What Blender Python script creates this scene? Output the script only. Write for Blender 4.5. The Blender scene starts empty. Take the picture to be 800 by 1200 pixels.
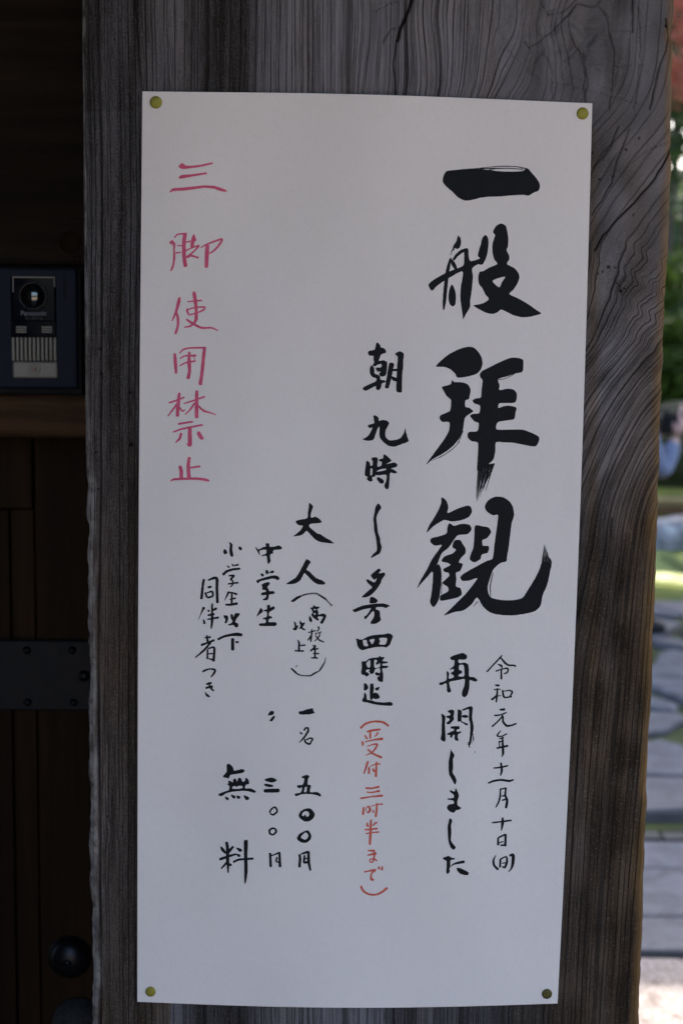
import bpy, bmesh, math, random
import numpy as np
from mathutils import Vector, Matrix, geometry, noise as mnoise

random.seed(7); rng = np.random.default_rng(11)
R = math.radians
scene = bpy.context.scene
COL = scene.collection

# ------------------------------------------------------------------ camera
FPX = 1787.0                      # focal length in photograph pixels (800 x 1200)
CAM = Vector((0.0, -1.31, 1.50))
CROT = Matrix.Rotation(R(90 - 6.4), 3, 'X') @ Matrix.Rotation(R(0.5), 3, 'Z')
cam_d = bpy.data.cameras.new('camera')
cam = bpy.data.objects.new('camera', cam_d); COL.objects.link(cam)
cam.matrix_world = Matrix.Translation(CAM) @ CROT.to_4x4()
cam_d.sensor_fit = 'VERTICAL'; cam_d.sensor_height = 23.5
cam_d.lens = FPX * 23.5 / 1200.0
cam_d.clip_start = 0.05; cam_d.clip_end = 2000
cam_d.dof.use_dof = True; cam_d.dof.focus_distance = 1.30; cam_d.dof.aperture_fstop = 4.5
scene.camera = cam

# ------------------------------------------------------------------ sky, sun, exposure
SUN_EL, SUN_AZ = 50.0, 24.0       # azimuth from +Y (into the picture) towards +X
w = bpy.data.worlds.new('World'); scene.world = w; w.use_nodes = True
nt = w.node_tree; nt.nodes.clear()
sky = nt.nodes.new('ShaderNodeTexSky'); sky.sky_type = 'NISHITA'; sky.sun_disc = False
sky.sun_elevation = R(SUN_EL); sky.sun_rotation = R(SUN_AZ)
sky.air_density = 1.0; sky.dust_density = 4.0; sky.ozone_density = 0.6
bg = nt.nodes.new('ShaderNodeBackground'); bg.inputs[1].default_value = 0.15
wo = nt.nodes.new('ShaderNodeOutputWorld')
nt.links.new(sky.outputs[0], bg.inputs[0]); nt.links.new(bg.outputs[0], wo.inputs[0])
sun_dir = Vector((math.sin(R(SUN_AZ)) * math.cos(R(SUN_EL)), math.cos(R(SUN_AZ)) * math.cos(R(SUN_EL)), math.sin(R(SUN_EL))))
sl = bpy.data.lights.new('sun', 'SUN'); sl.energy = 2.6; sl.angle = R(0.5); sl.color = (1.0, 0.94, 0.83)
so = bpy.data.objects.new('sun', sl); COL.objects.link(so)
so.rotation_euler = sun_dir.to_track_quat('Z', 'Y').to_euler(); so.location = (0, 0, 30)
scene.view_settings.view_transform = 'Standard'; scene.view_settings.look = 'None'
scene.view_settings.exposure = 1.92; scene.view_settings.gamma = 1.0
scene.view_settings.use_curve_mapping = False
scene.cycles.use_denoising = True
scene.cycles.max_bounces = 8; scene.cycles.diffuse_bounces = 4; scene.cycles.transparent_max_bounces = 8

# ------------------------------------------------------------------ helpers
def at(px, py, Y):
    """photo pixel -> world point on the vertical plane y = Y"""
    d = CROT @ Vector(((px - 400) / FPX, -(py - 600) / FPX, -1.0))
    t = (Y - CAM.y) / d.y
    return CAM + d * t
def ground_at(px, py, z=0.0):
    d = CROT @ Vector(((px - 400) / FPX, -(py - 600) / FPX, -1.0))
    return CAM + d * ((z - CAM.z) / d.z)
def tag(o, label=None, cat=None, group=None, kind=None):
    if label: o['label'] = label
    if cat: o['category'] = cat
    if group: o['group'] = group
    if kind: o['kind'] = kind
    return o
def empty(name, loc=(0, 0, 0)):
    o = bpy.data.objects.new(name, None); COL.objects.link(o); o.location = loc; o.empty_display_size = 0.05
    return o
def link_mesh(name, me, mat=None, parent=None):
    o = bpy.data.objects.new(name, me); COL.objects.link(o)
    if mat is not None and len(me.materials) == 0: me.materials.append(mat)
    if parent is not None:
        o.parent = parent
        o.matrix_parent_inverse = Matrix.Translation(-Vector(parent.location))
    return o
def pydata(name, v, f, mat=None, parent=None, smooth=False):
    me = bpy.data.meshes.new(name); me.from_pydata([tuple(p) for p in v], [], f); me.update()
    if smooth: me.shade_smooth()
    return link_mesh(name, me, mat, parent)
def box_bm(bm, lo, hi, bevel=0.0, seg=2):
    r = bmesh.ops.create_cube(bm, size=1.0)
    lo = Vector(lo); hi = Vector(hi)
    for v in r['verts']:
        v.co = Vector((lo[i] + (v.co[i] + 0.5) * (hi[i] - lo[i]) for i in range(3)))
    if bevel > 0:
        es = list({e for v in r['verts'] for e in v.link_edges})
        bmesh.ops.bevel(bm, geom=es, offset=bevel, segments=seg, profile=0.5, affect='EDGES')
def box(name, lo, hi, mat, parent=None, bevel=0.0, seg=2, smooth=False):
    bm = bmesh.new(); box_bm(bm, lo, hi, bevel, seg)
    me = bpy.data.meshes.new(name); bm.to_mesh(me); bm.free()
    if smooth: me.shade_smooth()
    return link_mesh(name, me, mat, parent)
def lathe(name, prof, mat, parent=None, centre=(0, 0, 0), seg=40, axis='-Y', smooth=True):
    """prof: (radius, height) list; axis -Y = turned out of the wall towards the camera"""
    v = []; f = []
    for r_, h in prof:
        for k in range(seg):
            a = 2 * math.pi * k / seg
            if axis == '-Y': v.append((centre[0] + r_ * math.cos(a), centre[1] - h, centre[2] + r_ * math.sin(a)))
            else: v.append((centre[0] + r_ * math.cos(a), centre[1] + r_ * math.sin(a), centre[2] + h))
    for i in range(len(prof) - 1):
        for k in range(seg):
            k2 = (k + 1) % seg
            f.append((i * seg + k, i * seg + k2, (i + 1) * seg + k2, (i + 1) * seg + k))
    f.append(tuple(range(seg))[::-1]); f.append(tuple((len(prof) - 1) * seg + k for k in range(seg)))
    bm = bmesh.new(); vs = [bm.verts.new(p) for p in v]
    for q in f:
        try: bm.faces.new([vs[i] for i in q])
        except ValueError: pass
    bmesh.ops.recalc_face_normals(bm, faces=bm.faces)
    me = bpy.data.meshes.new(name); bm.to_mesh(me); bm.free()
    if smooth: me.shade_smooth()
    return link_mesh(name, me, mat, parent)
def skin_tube(name, pts, radii, mat, parent=None, seg=10):
    v = []; f = []
    n = len(pts); pts = [Vector(p) for p in pts]
    up = Vector((0.13, 0.31, 0.94)).normalized()
    for i, p in enumerate(pts):
        t = (pts[min(i + 1, n - 1)] - pts[max(i - 1, 0)]).normalized()
        a = t.cross(up)
        if a.length < 1e-3: a = t.cross(Vector((1, 0, 0)))
        a.normalize(); b = t.cross(a)
        for k in range(seg):
            an = 2 * math.pi * k / seg
            v.append(p + (a * math.cos(an) + b * math.sin(an)) * radii[i])
    for i in range(n - 1):
        for k in range(seg):
            k2 = (k + 1) % seg
            f.append((i * seg + k, i * seg + k2, (i + 1) * seg + k2, (i + 1) * seg + k))
    f.append(tuple(range(seg))[::-1]); f.append(tuple((n - 1) * seg + k for k in range(seg)))
    return v, f

class NT:
    """small node-tree builder"""
    def __init__(s, name):
        s.m = bpy.data.materials.new(name); s.m.use_nodes = True; s.t = s.m.node_tree
        s.t.nodes.clear()
        s.out = s.t.nodes.new('ShaderNodeOutputMaterial'); s.b = s.t.nodes.new('ShaderNodeBsdfPrincipled')
        s.l(s.b.outputs[0], s.out.inputs[0])
    def l(s, a, b): s.t.links.new(a, b)
    def n(s, typ, **k):
        x = s.t.nodes.new('ShaderNode' + typ)
        for a, v in k.items(): setattr(x, a, v)
        return x
    def put(s, sock, v):
        if isinstance(v, (int, float)): sock.default_value = v
        elif isinstance(v, (tuple, list)): sock.default_value = tuple(v) + ((1,) if len(v) == 3 and sock.type == 'RGBA' else ())
        else: s.l(v, sock)
    def math(s, op, a, b=0.0, c=None, clamp=False):
        x = s.n('Math', operation=op, use_clamp=clamp); s.put(x.inputs[0], a); s.put(x.inputs[1], b)
        if c is not None: s.put(x.inputs[2], c)
        return x.outputs[0]
    def noise(s, vec, scale=5, detail=4, rough=0.55, dist=0.0, dim='3D'):
        x = s.n('TexNoise', noise_dimensions=dim); s.put(x.inputs['Scale'], scale); s.put(x.inputs['Detail'], detail)
        s.put(x.inputs['Roughness'], rough); s.put(x.inputs['Distortion'], dist)
        if vec is not None:
            if dim == '1D': s.put(x.inputs['W'], vec)
            else: s.put(x.inputs['Vector'], vec)
        return x.outputs[0]
    def mapr(s, v, a, b, c=0.0, d=1.0, smooth=False):
        x = s.n('MapRange'); x.interpolation_type = 'SMOOTHSTEP' if smooth else 'LINEAR'
        for i, q in enumerate((v, a, b, c, d)): s.put(x.inputs[i], q)
        return x.outputs[0]
    def mix(s, f, a, b, mode='MIX'):
        x = s.n('Mix', data_type='RGBA', blend_type=mode); s.put(x.inputs[0], f); s.put(x.inputs[6], a); s.put(x.inputs[7], b)
        return x.outputs[2]
    def vmul(s, v, m):
        x = s.n('VectorMath', operation='MULTIPLY'); s.put(x.inputs[0], v); s.put(x.inputs[1], m); return x.outputs[0]
    def obj(s): return s.n('TexCoord').outputs['Object']
    def bump(s, h, dist=0.001, strength=1.0):
        x = s.n('Bump'); s.put(x.inputs['Height'], h); s.put(x.inputs['Distance'], dist); s.put(x.inputs['Strength'], strength)
        s.l(x.outputs[0], s.b.inputs['Normal'])
    def set(s, **k):
        names = dict(col='Base Color', rough='Roughness', metal='Metallic', spec='Specular IOR Level', trans='Transmission Weight',
                     coat='Coat Weight', sheen='Sheen Weight', sub='Subsurface Weight')
        for a, v in k.items(): s.put(s.b.inputs[names[a]], v)
        return s

def wood_mat(name, c1, c2, cdark, along='X', ring=0.004, rough=0.7, bump=0.0006, stripe=0.5):
    t = NT(name); o = t.obj()
    st = {'X': (0.06, 1, 1), 'Z': (1, 1, 0.06)}[along]
    v = t.vmul(o, st)
    warp = t.noise(v, 6, 3)
    fib = t.noise(v, 1 / ring * 0.35, 6, 0.7, 0.3)
    band = t.noise(v, 1 / ring * 0.08, 3, 0.5, 0.8)
    big = t.noise(o, 3.0, 4, 0.6)
    f = t.mapr(band, 0.35, 0.65, 0, 1)
    c = t.mix(f, c1, c2)
    c = t.mix(t.mapr(fib, 0.42, 0.62, stripe, 0), c, cdark)
    c = t.mix(t.mapr(big, 0.35, 0.7, 0.45, 0), c, cdark)
    t.set(col=c, rough=rough, spec=0.10)
    h = t.math('ADD', fib, t.math('MULTIPLY', band, 0.8))
    t.bump(h, bump, 0.9)
    return t.m

def plain(name, col, rough=0.5, metal=0.0, var=0.12, scale=30, bump=0.0, spec=0.5):
    t = NT(name); o = t.obj()
    nz = t.noise(o, scale, 5, 0.6)
    dark = tuple(c * (1 - var * 2) for c in col); lite = tuple(min(1, c * (1 + var)) for c in col)
    t.set(col=t.mix(t.mapr(nz, 0.3, 0.7), dark, lite), rough=t.mapr(nz, 0.3, 0.7, max(0.03, rough - 0.08), min(1, rough + 0.08)), metal=metal, spec=spec)
    if bump: t.bump(nz, bump, 0.8)
    return t.m

# ------------------------------------------------------------------ large structure: ground
M_soil = None
t = NT('forest_soil'); o = t.obj()
n1 = t.noise(o, 0.7, 6, 0.6); n2 = t.noise(o, 14, 5, 0.7)
c = t.mix(t.mapr(n1, 0.4, 0.6), (0.030, 0.024, 0.016), (0.030, 0.045, 0.012))
c = t.mix(t.mapr(n2, 0.5, 0.7, 0, 0.6), c, (0.07, 0.05, 0.03))
t.set(col=c, rough=0.95); t.bump(n2, 0.02, 0.7); M_soil = t.m
S = 400
gv = [(-S, -S, -0.14), (S, -S, -0.14), (S, S, -0.14), (-S, S, -0.14)]
tag(pydata('ground', gv, [(0, 1, 2, 3)], M_soil), kind='structure')

t = NT('pale_gravel'); o = t.obj()
n1 = t.noise(o, 90, 4, 0.75); n2 = t.noise(o, 3, 4, 0.6)
vo = t.n('TexVoronoi'); t.put(vo.inputs['Vector'], o); vo.inputs['Scale'].default_value = 70
c = t.mix(t.mapr(n1, 0.35, 0.65), (0.17, 0.14, 0.125), (0.42, 0.37, 0.35))
n5 = t.noise(o, 17, 4, .65)
c = t.mix(t.mapr(n5, 0.50, 0.66, 0, 0.75), c, (0.11, 0.075, 0.06))
t.set(col=c, rough=0.9); t.bump(vo.outputs[0], 0.006, 0.8); M_gravel = t.m

M_stoned = plain('dark_floor_stone', (.075, .072, .070), .85, 0, .2, 12, .004)
M_mossd = plain('path_moss', (.045, .062, .012), .95, 0, .3, 6, .01)
M_court = plain('trodden_earth', (.40, .31, .23), .95, 0, .2, 25, .004)
t = NT('blue_grey_stone'); o = t.obj()
oi = t.n('ObjectInfo')
n1 = t.noise(o, 9, 7, 0.65, 0.6); n2 = t.noise(o, 60, 4, 0.7)
c = t.mix(t.mapr(n1, 0.35, 0.65), (0.052, 0.056, 0.074), (0.125, 0.132, 0.165))
c = t.mix(t.mapr(oi.outputs['Random'], 0, 1, 0, 0.4), c, (0.10, 0.092, 0.09))
c = t.mix(t.mapr(n2, 0.6, 0.75, 0, 0.5), c, (0.05, 0.05, 0.05))
t.set(col=c, rough=0.75); t.bump(n1, 0.008, 0.6); M_stone = t.m

t = NT('moss'); o = t.obj()
n1 = t.noise(o, 1.6, 5, 0.6); n2 = t.noise(o, 45, 5, 0.75)
c = t.mix(t.mapr(n1, 0.38, 0.62), (0.030, 0.075, 0.005), (0.17, 0.20, 0.012))
c = t.mix(t.mapr(n2, 0.35, 0.65, 0.5, 0), c, (0.02, 0.04, 0.006))
t.set(col=c, rough=0.95); t.bump(n2, 0.02, 0.8); M_moss = t.m

def slab_rows():
    GY = CAM.y
    # pale gravel yard on both sides of the gate, one raised sheet
    g = box('gravel_yard', (-6, 0.72, -0.13), (9, 3.60 + GY, 0.0), M_gravel); tag(g, kind='structure')
    g = box('gate_floor', (-9, -3.0, -0.13), (9, 0.715, 0.004), M_stoned); tag(g, kind='structure')
    g = box('front_court', (-9, -14, -0.13), (9, -3.005, 0.0), M_court); tag(g, kind='structure')
    base = box('kerb_bed', (0.2, 3.605 + GY, -0.13), (9, 4.48 + GY, -0.03), M_soil); tag(base, kind='structure')
    rows = [(3.625, 3.845), (3.86, 4.225), (4.24, 4.475)]
    for a, b in rows:
        x = 0.22 + random.random() * 0.4
        while x < 8.5:
            L = random.uniform(0.9, 1.5)
            h = random.uniform(0.005, 0.016)
            box('stone_slab', (x, a + GY, -0.028), (x + L - 0.014, b + GY, h), M_stone, base, 0.008, 2)
            x += L
slab_rows()

def flagstones():
    GY = CAM.y
    y0, y1 = 4.62 + GY, 8.85 + GY
    bed = box('mossy_path_bed', (0.2, y0, -0.13), (7.0, y1, -0.010), M_mossd); tag(bed, kind='structure')
    kb = empty('gap_shade_row', (0.2, y0, -.13)); tag(kb, 'added row of stones, dark to stand for the shaded gap along the near edge of the mossy flagstone path', 'stone row')  # dark stones added so the gap before the path stays in shade
    x = .2
    while x < 6.9:
        L = random.uniform(.35, .6); box('gap_shade_stone', (x, y0 - .075, -.13), (min(x + L - .008, 7), y0 - .002, random.uniform(-.012, -.004)), M_stoned, kb, .006); x += L
    nx, ny = 13, 8
    P = {}
    for i in range(nx + 1):
        for j in range(ny + 1):
            jx = 0 if i in (0, nx) else random.uniform(-0.17, 0.17)
            jy = 0 if j in (0, ny) else random.uniform(-0.16, 0.16)
            P[i, j] = Vector((0.25 + 6.7 * i / nx + jx + (0.26 if j % 2 else 0), y0 + 0.02 + (y1 - y0 - 0.05) * j / ny + jy, 0))
    for i in range(nx):
        for j in range(ny):
            q = [P[i, j], P[i + 1, j], P[i + 1, j + 1], P[i, j + 1]]
            c = sum(q, Vector()) / 4
            out = []
            for k in range(4):
                a = q[k]; b = q[(k + 1) % 4]
                for s_ in (0.14, 0.5, 0.86):
                    p = a.lerp(b, s_); p = p + Vector((random.uniform(-.02, .02), random.uniform(-.02, .02), 0))
                    d = (p - c); out.append(c + d * (1 - 0.050 / max(d.length, .1)))
            h = random.uniform(0.012, 0.035)
            n = len(out)
            v = [(p.x, p.y, -0.03) for p in out] + [(p.x, p.y, h - 0.012) for p in out] + [(c.x + (p.x - c.x) * .95, c.y + (p.y - c.y) * .95, h + random.uniform(-.003, .003)) for p in out] + [(c.x, c.y, h)]
            f = []
            for k in range(n):
                k2 = (k + 1) % n
                f.append((k, k2, n + k2, n + k)); f.append((n + k, n + k2, 2 * n + k2, 2 * n + k)); f.append((2 * n + k, 2 * n + k2, 3 * n))
            pydata('paving_stone', v, f, M_stone, bed)
flagstones()

def moss_z(x, d):
    return -0.02 + 0.035 * max(0, d - 8.95) + 0.10 * mnoise.noise(Vector((x * 0.8, d * 0.8, 0))) * min(1, max(0, (d - 8.87))) + 0.02 * mnoise.noise(Vector((x * 4, d * 4, 3)))
def moss_bank():
    GY = CAM.y
    nx, ny = 140, 90; v = []; f = []
    for j in range(ny + 1):
        for i in range(nx + 1):
            x = -2 + 14 * i / nx; d = 8.87 + 17 * (j / ny) ** 1.4
            v.append((x, d + GY, -0.13 if j == 0 else moss_z(x, d)))
    for j in range(ny):
        for i in range(nx):
            a = j * (nx + 1) + i; f.append((a, a + 1, a + nx + 2, a + nx + 1))
    tag(pydata('moss_bank', v, f, M_moss, smooth=True), kind='structure')
moss_bank()

# ------------------------------------------------------------------ the big weathered gate post
def vnoise(u, v, su, sv, seed):
    """smooth value noise on arrays"""
    r_ = np.random.default_rng(seed); T = r_.random((256, 256))
    x = u / su; y = v / sv; xi = np.floor(x).astype(int); yi = np.floor(y).astype(int)
    fx = x - xi; fy = y - yi; fx = fx * fx * (3 - 2 * fx); fy = fy * fy * (3 - 2 * fy)
    g = lambda a, b: T[a % 256, b % 256]
    return (g(xi, yi) * (1 - fx) + g(xi + 1, yi) * fx) * (1 - fy) + (g(xi, yi + 1) * (1 - fx) + g(xi + 1, yi + 1) * fx) * fy
def sstep(a, b, x):
    t_ = np.clip((x - a) / (b - a), 0, 1); return t_ * t_ * (3 - 2 * t_)

# cracks traced on the face: (polyline, width px, depth 0..1)
CRACKS = [
 ([(484, -8), (478, 12), (470, 32), (465, 48)], 3.4, 1.0), ([(465, 48), (461, 75), (463, 102), (464, 125)], 1.6, .75),
 ([(469, 33), (457, 35), (448, 50)], 1.5, .55), ([(466, 2), (452, 6), (438, 14)], 1.2, .5),
 ([(675, 6), (655, 27), (636, 45), (620, 56), (613, 48)], 1.3, .6), ([(632, -5), (634, 6), (643, 18), (658, 14), (672, 2), (680, -6)], 1.5, .5),
 ([(702, 8), (711, 20), (713, 34), (716, 50), (719, 60), (718, 85), (715, 112), (713, 130)], 1.4, .55),
 ([(682, 60), (686, 82), (684, 100), (686, 120)], 1.4, .55), ([(741, 0), (741, 20), (740, 38)], 1.6, .7),
 ([(616, 82), (626, 73), (634, 63), (642, 74), (647, 88), (644, 105), (650, 118)], 1.2, .4),
 ([(592, 58), (606, 70), (618, 82), (630, 92)], 1.1, .35), ([(690, 38), (672, 62), (660, 72)], 1.2, .4), ([(700, 36), (690, 52)], 1.2, .35),
 ([(640, 96), (665, 98), (690, 106), (720, 114), (750, 122)], 1.2, .4), ([(700, 76), (725, 78), (752, 76)], 1.0, .4), ([(716, 36), (740, 36), (770, 27)], 1.0, .35),
 ([(748, 8), (750, 60), (746, 100), (742, 128)], 1.4, .5), ([(780, 22), (783, 40), (780, 60), (771, 80), (766, 104), (761, 128)], 1.8, .7),
 ([(798, 150), (787, 172), (776, 195), (764, 212), (752, 226), (738, 242), (722, 258), (706, 276), (696, 294)], 2.0, .9),
 ([(724, 148), (716, 170), (704, 186), (694, 197)], 1.4, .7), ([(738, 150), (730, 168), (722, 190), (716, 215), (705, 235), (692, 252)], 1.4, .7),
 ([(786, 165), (765, 172), (750, 182), (738, 192)], 1.0, .5),
 ([(716, 608), (715, 622), (716, 630)], 4.0, .5), ([(94, 0), (162, 0)], 0.1, 0.0),
 ([(158, -5), (161, 40), (164, 80), (166, 110)], 2.0, .6),
 ([(729, 905), (727, 899), (731, 898)], 1.0, .3), ([(756, 885), (740, 900)], .8, .3),
]
PITS = [(117, 409, 1.6), (118, 438, 1.6), (152, 460, 2.0), (153, 521, 2.4), (112, 530, 1.5), (129, 530, 1.3), (115, 573, 1.5), (122, 388, 1.2),
        (702, 210, 1.4), (712, 313, 1.8), (720, 314, 1.2), (725, 335, 1.4), (727, 341, 2.0), (731, 338, 1.3), (733, 175, 1.4), (748, 162, 1.2), (780, 30, 2.0), (710, 177, 1.3),
        (717, 206, 1.2), (722, 332, 1.2), (741, 252, 1.1), (700, 320, 1.1), (716, 998, 1.4), (126, 958, 1.3), (693, 179, 1.4), (705, 318, 1.2), (699, 1005, 1)]

def seg_dist(u, v, poly):
    best = np.full(u.shape, 1e9)
    for (x0, y0), (x1, y1) in zip(poly[:-1], poly[1:]):
        dx, dy = x1 - x0, y1 - y0; L = dx * dx + dy * dy + 1e-9
        t_ = np.clip(((u - x0) * dx + (v - y0) * dy) / L, 0, 1)
        best = np.minimum(best, np.hypot(u - x0 - t_ * dx, v - y0 - t_ * dy))
    return best

def grain_field(u, v):
    # slope of the grain lines near the right-hand edge, integrated down the post
    vs = np.arange(-60, 1300.0)
    slope = np.interp(vs, [-60, 60, 110, 150, 265, 300, 335, 400, 430, 520, 560, 620, 700, 1300], [0.02, 0.05, 0.35, 0.75, 0.8, 0.55, 0.5, 0.75, 0.95, 0.85, 0.6, 0.18, 0.05, 0.035])
    kk = np.interp(vs, [-60, 100, 180, 285, 400, 500, 640, 1300], [0.45, 0.42, 0.34, 0.42, 0.74, 0.78, 1.0, 1.1])
    ge = 790 + np.cumsum(slope * kk)
    E = np.interp(v, vs, ge); K = np.interp(v, vs, kk)
    e = 790 - 0.032 * v
    gr = E - (e - u) * K
    # fanning: lines further left turn upright sooner
    gr = gr - 0.25 * np.clip(760 - u, 0, 80) * sstep(420, 560, v) * sstep(800, 600, v)
    ph = (v + 0.55 * (e - u))
    win = np.exp(-((v - 355 + 0.3 * (790 - u)) / 55.0) ** 2)
    gr = gr + win * (2.8 * np.sin(ph / 33 * 2 * np.pi) + 1.1 * np.sin(ph / 17 * 2 * np.pi + 1)) * (0.12 + 0.88 * sstep(718, 758, u))
    gr = gr + 2.2 * np.sin((v - 0.4 * u) / 60.0) * sstep(240, 420, v) * sstep(640, 520, v)
    wgt = sstep(330, 640, u)
    g = u * (1 - wgt) + gr * wgt
    # knots in the top band
    g = g + 20 * np.exp(-((u - 655) / 46) ** 2 - ((v - 25) / 66) ** 2) + 7 * (vnoise(u, v, 26, 30, 77) - .5) * np.exp(-((u - 655) / 60) ** 2 - ((v - 40) / 60) ** 2)
    g = g - 26 * np.exp(-((u - 612) / 30) ** 2 - ((v - 20) / 75) ** 2)
    g = g + 15 * np.exp(-((u - 500) / 26) ** 2 - ((v - 10) / 55) ** 2) - 13 * np.exp(-((u - 432) / 16) ** 2 - ((v - 25) / 60) ** 2)
    g = g + 5 * np.exp(-((u - 130) / 7) ** 2 - ((v - 441) / 11) ** 2) * np.tanh((u - 130) / 4)
    g = g + 5 * np.exp(-((u - 133) / 8) ** 2 - ((v - 975) / 13) ** 2) * np.tanh((u - 133) / 4)
    g = g + 5 * (vnoise(u, v, 60, 260, 3) - .5) + 1.6 * (vnoise(u, v, 16, 80, 5) - .5) + 0.35 * (vnoise(u, v, 7, 22, 8) - .5)
    return g

def build_post():
    us = np.concatenate([[0, .35, .7], np.linspace(1, 0, 1)[:0]])
    # columns: fractions across the visible face (photo px), dense everywhere, plus rounded arrises
    vrow = np.concatenate([np.arange(-60, 125, 1.6), np.arange(125, 640, 1.6), np.arange(640, 1165, 2.6), np.arange(1165, 1262, 2.0)])
    ncol = 540
    LE = np.interp(vrow, [-60, 0, 300, 500, 560, 620, 700, 800, 840, 900, 1000, 1080, 1200, 1262], [94.5, 95, 97.5, 99, 100.5, 102, 103, 104, 103, 104, 105, 106.5, 108, 108.5])
    LE = LE + (vnoise(vrow, vrow * 0, 26, 10, 21) - .5) * 3.0 * sstep(420, 640, vrow) + (vnoise(vrow, vrow * 0, 8, 10, 22) - .5) * 1.6 * sstep(420, 640, vrow)
    RE = np.interp(vrow, [-60, 0, 20, 42, 52, 90, 150, 200, 260, 300, 400, 450, 500, 580, 640, 720, 800, 900, 1000, 1030, 1060, 1100, 1150, 1200, 1262],
                   [793, 791, 791, 787, 790, 789, 788, 787, 785, 783, 779, 777, 775, 772, 771, 768, 765, 760, 756.5, 756, 755, 754, 752, 750, 748])
    RE = RE + (vnoise(vrow, vrow * 0, 22, 10, 23) - .5) * 2.4 + (vnoise(vrow, vrow * 0, 7, 10, 24) - .5) * 0.8
    s_ = np.linspace(0, 1, ncol)
    U = LE[:, None] + (RE - LE)[:, None] * s_[None, :]
    V = np.repeat(vrow[:, None], ncol, 1)
    G = grain_field(U, V)
    crack = np.zeros_like(U)
    for pl, wd, dp in CRACKS:
        xs = [p[0] for p in pl]; ys = [p[1] for p in pl]
        mk = (U > min(xs) - 8) & (U < max(xs) + 8) & (V > min(ys) - 8) & (V < max(ys) + 8)
        if not mk.any(): continue
        wob = (vnoise(U[mk], V[mk], 9, 9, 31) - .5) * 1.6; wd = wd * (.6 + .4 * vnoise(U[mk], V[mk], 14, 14, 32))
        d = seg_dist(U[mk] + wob, V[mk] + wob * .5, pl)
        crack[mk] = np.maximum(crack[mk], dp * np.clip(1.25 - d / (wd * 0.8), 0, 1))
    for x, y, r_ in PITS:
        d = np.hypot(U - x, V - y); crack = np.maximum(crack, np.clip(1.3 - d / r_, 0, 1))
    # relief in metres (positive = towards the viewer)
    H = 0.0022 * (vnoise(U, V, 120, 300, 41) - .5) + 0.0012 * (vnoise(G, V, 9, 220, 43) - .5) + 0.0004 * (vnoise(G, V, 3, 60, 44) - .5)
    kn = np.exp(-((U - 655) / 55) ** 2 - ((V - 45) / 55) ** 2)
    H = H + kn * (0.008 * (vnoise(U + V, V - U, 26, 18, 45) - .5) + 0.005 * (vnoise(U + V, V - U, 9, 12, 46) - .5))
    H = H + 0.003 * np.exp(-((U - 470) / 18) ** 2 - ((V - 30) / 30) ** 2)
    # ripple hollow on the right strip
    rp = np.exp(-((V - 295 - 0.75 * (U - 720)) / 26) ** 2) * sstep(670, 700, U) * sstep(775, 740, U)
    H = H + 0.0012 * rp * np.sin((V - 0.75 * U) / 7.5)
    H = H - 0.0035 * crack
    # arrises: left one narrow and worn (wider lower down), right one rounded
    wl = np.interp(V, [-60, 420, 560, 900, 1262], [4, 4, 9, 9, 8]); wr = np.interp(V, [-60, 200, 400, 900, 1262], [9, 10, 12, 12, 10])
    dl = U - LE[:, None]; dr = RE[:, None] - U
    el = np.clip(1 - dl / wl, 0, 1); er = np.clip(1 - dr / wr, 0, 1)
    H = H - 0.006 * el ** 2 - 0.009 * er ** 2.2
    edge_l = np.clip(1.25 - dl / (wl * (0.8 + 0.9 * (vnoise(U, V, 5, 30, 51) - .3))), 0, 1)
    edge_r = np.clip(1.25 - dr / (wr * (1.15 + 0.7 * (vnoise(U, V, 9, 60, 52) - .5))), 0, 1)
    # tone 0 dark .. 1 pale weathered
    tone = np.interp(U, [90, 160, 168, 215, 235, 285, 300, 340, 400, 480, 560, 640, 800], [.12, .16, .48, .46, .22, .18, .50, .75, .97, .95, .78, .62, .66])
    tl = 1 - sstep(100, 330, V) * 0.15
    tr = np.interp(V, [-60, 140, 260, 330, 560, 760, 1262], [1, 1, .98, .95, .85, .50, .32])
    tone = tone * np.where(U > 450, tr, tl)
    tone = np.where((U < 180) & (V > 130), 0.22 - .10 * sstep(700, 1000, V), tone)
    tone = tone + (U > 650) * sstep(380, 440, V) * sstep(620, 540, V) * .55 * (vnoise(U + .6 * V, V - .5 * U, 9, 40, 66) - .35)
    tone = tone + (vnoise(G, V, 22, 340, 61) - .5) * .34 + (vnoise(G, V, 7, 140, 62) - .5) * .28 + (vnoise(U, V, 26, 34, 64) - .5) * .42 * sstep(560, 690, U)
    # worn pale streaks beside the lower left arris
    st = np.exp(-((U - 118) / 10) ** 2) * np.exp(-((V - 940) / 95) ** 2) * (vnoise(U, V, 3.2, 60, 63) > .5)
    tone = tone + 0.45 * st
    tone = np.clip(tone, 0, 1)
    ldet = 1 + 0.25 * (U < 170) - 0.55 * sstep(560, 610, U) * sstep(150, 110, V) - 0.50 * sstep(660, 690, U) * sstep(100, 140, V) * sstep(330, 260, V)
    warm = np.clip(sstep(690, 780, U) * sstep(300, 700, V) * .8 + 0.55 * sstep(400, 900, V) * (U > 600) + .25 * (U > 640) * sstep(100, 200, V) + .75 * (U < 200) * sstep(200, 800, V) + .5 * np.exp(-((U - 694) / 7) ** 2) * (V > 150), 0, 1) + 0.4 * (vnoise(U, V, 24, 110, 71) - .5)
    # world positions
    d = [CROT @ Vector(c) for c in ((1 / FPX, 0, 0), (0, -1 / FPX, 0), (0, 0, -1))]
    dx = (U - 400) * d[0].x + (V - 600) * d[1].x + d[2].x
    dy = (U - 400) * d[0].y + (V - 600) * d[1].y + d[2].y
    dz = (U - 400) * d[0].z + (V - 600) * d[1].z + d[2].z
    tt = (0 - CAM.y) / dy
    X = CAM.x + dx * tt; Z = CAM.z + dz * tt; Y = -H
    nr = len(vrow)
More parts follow.
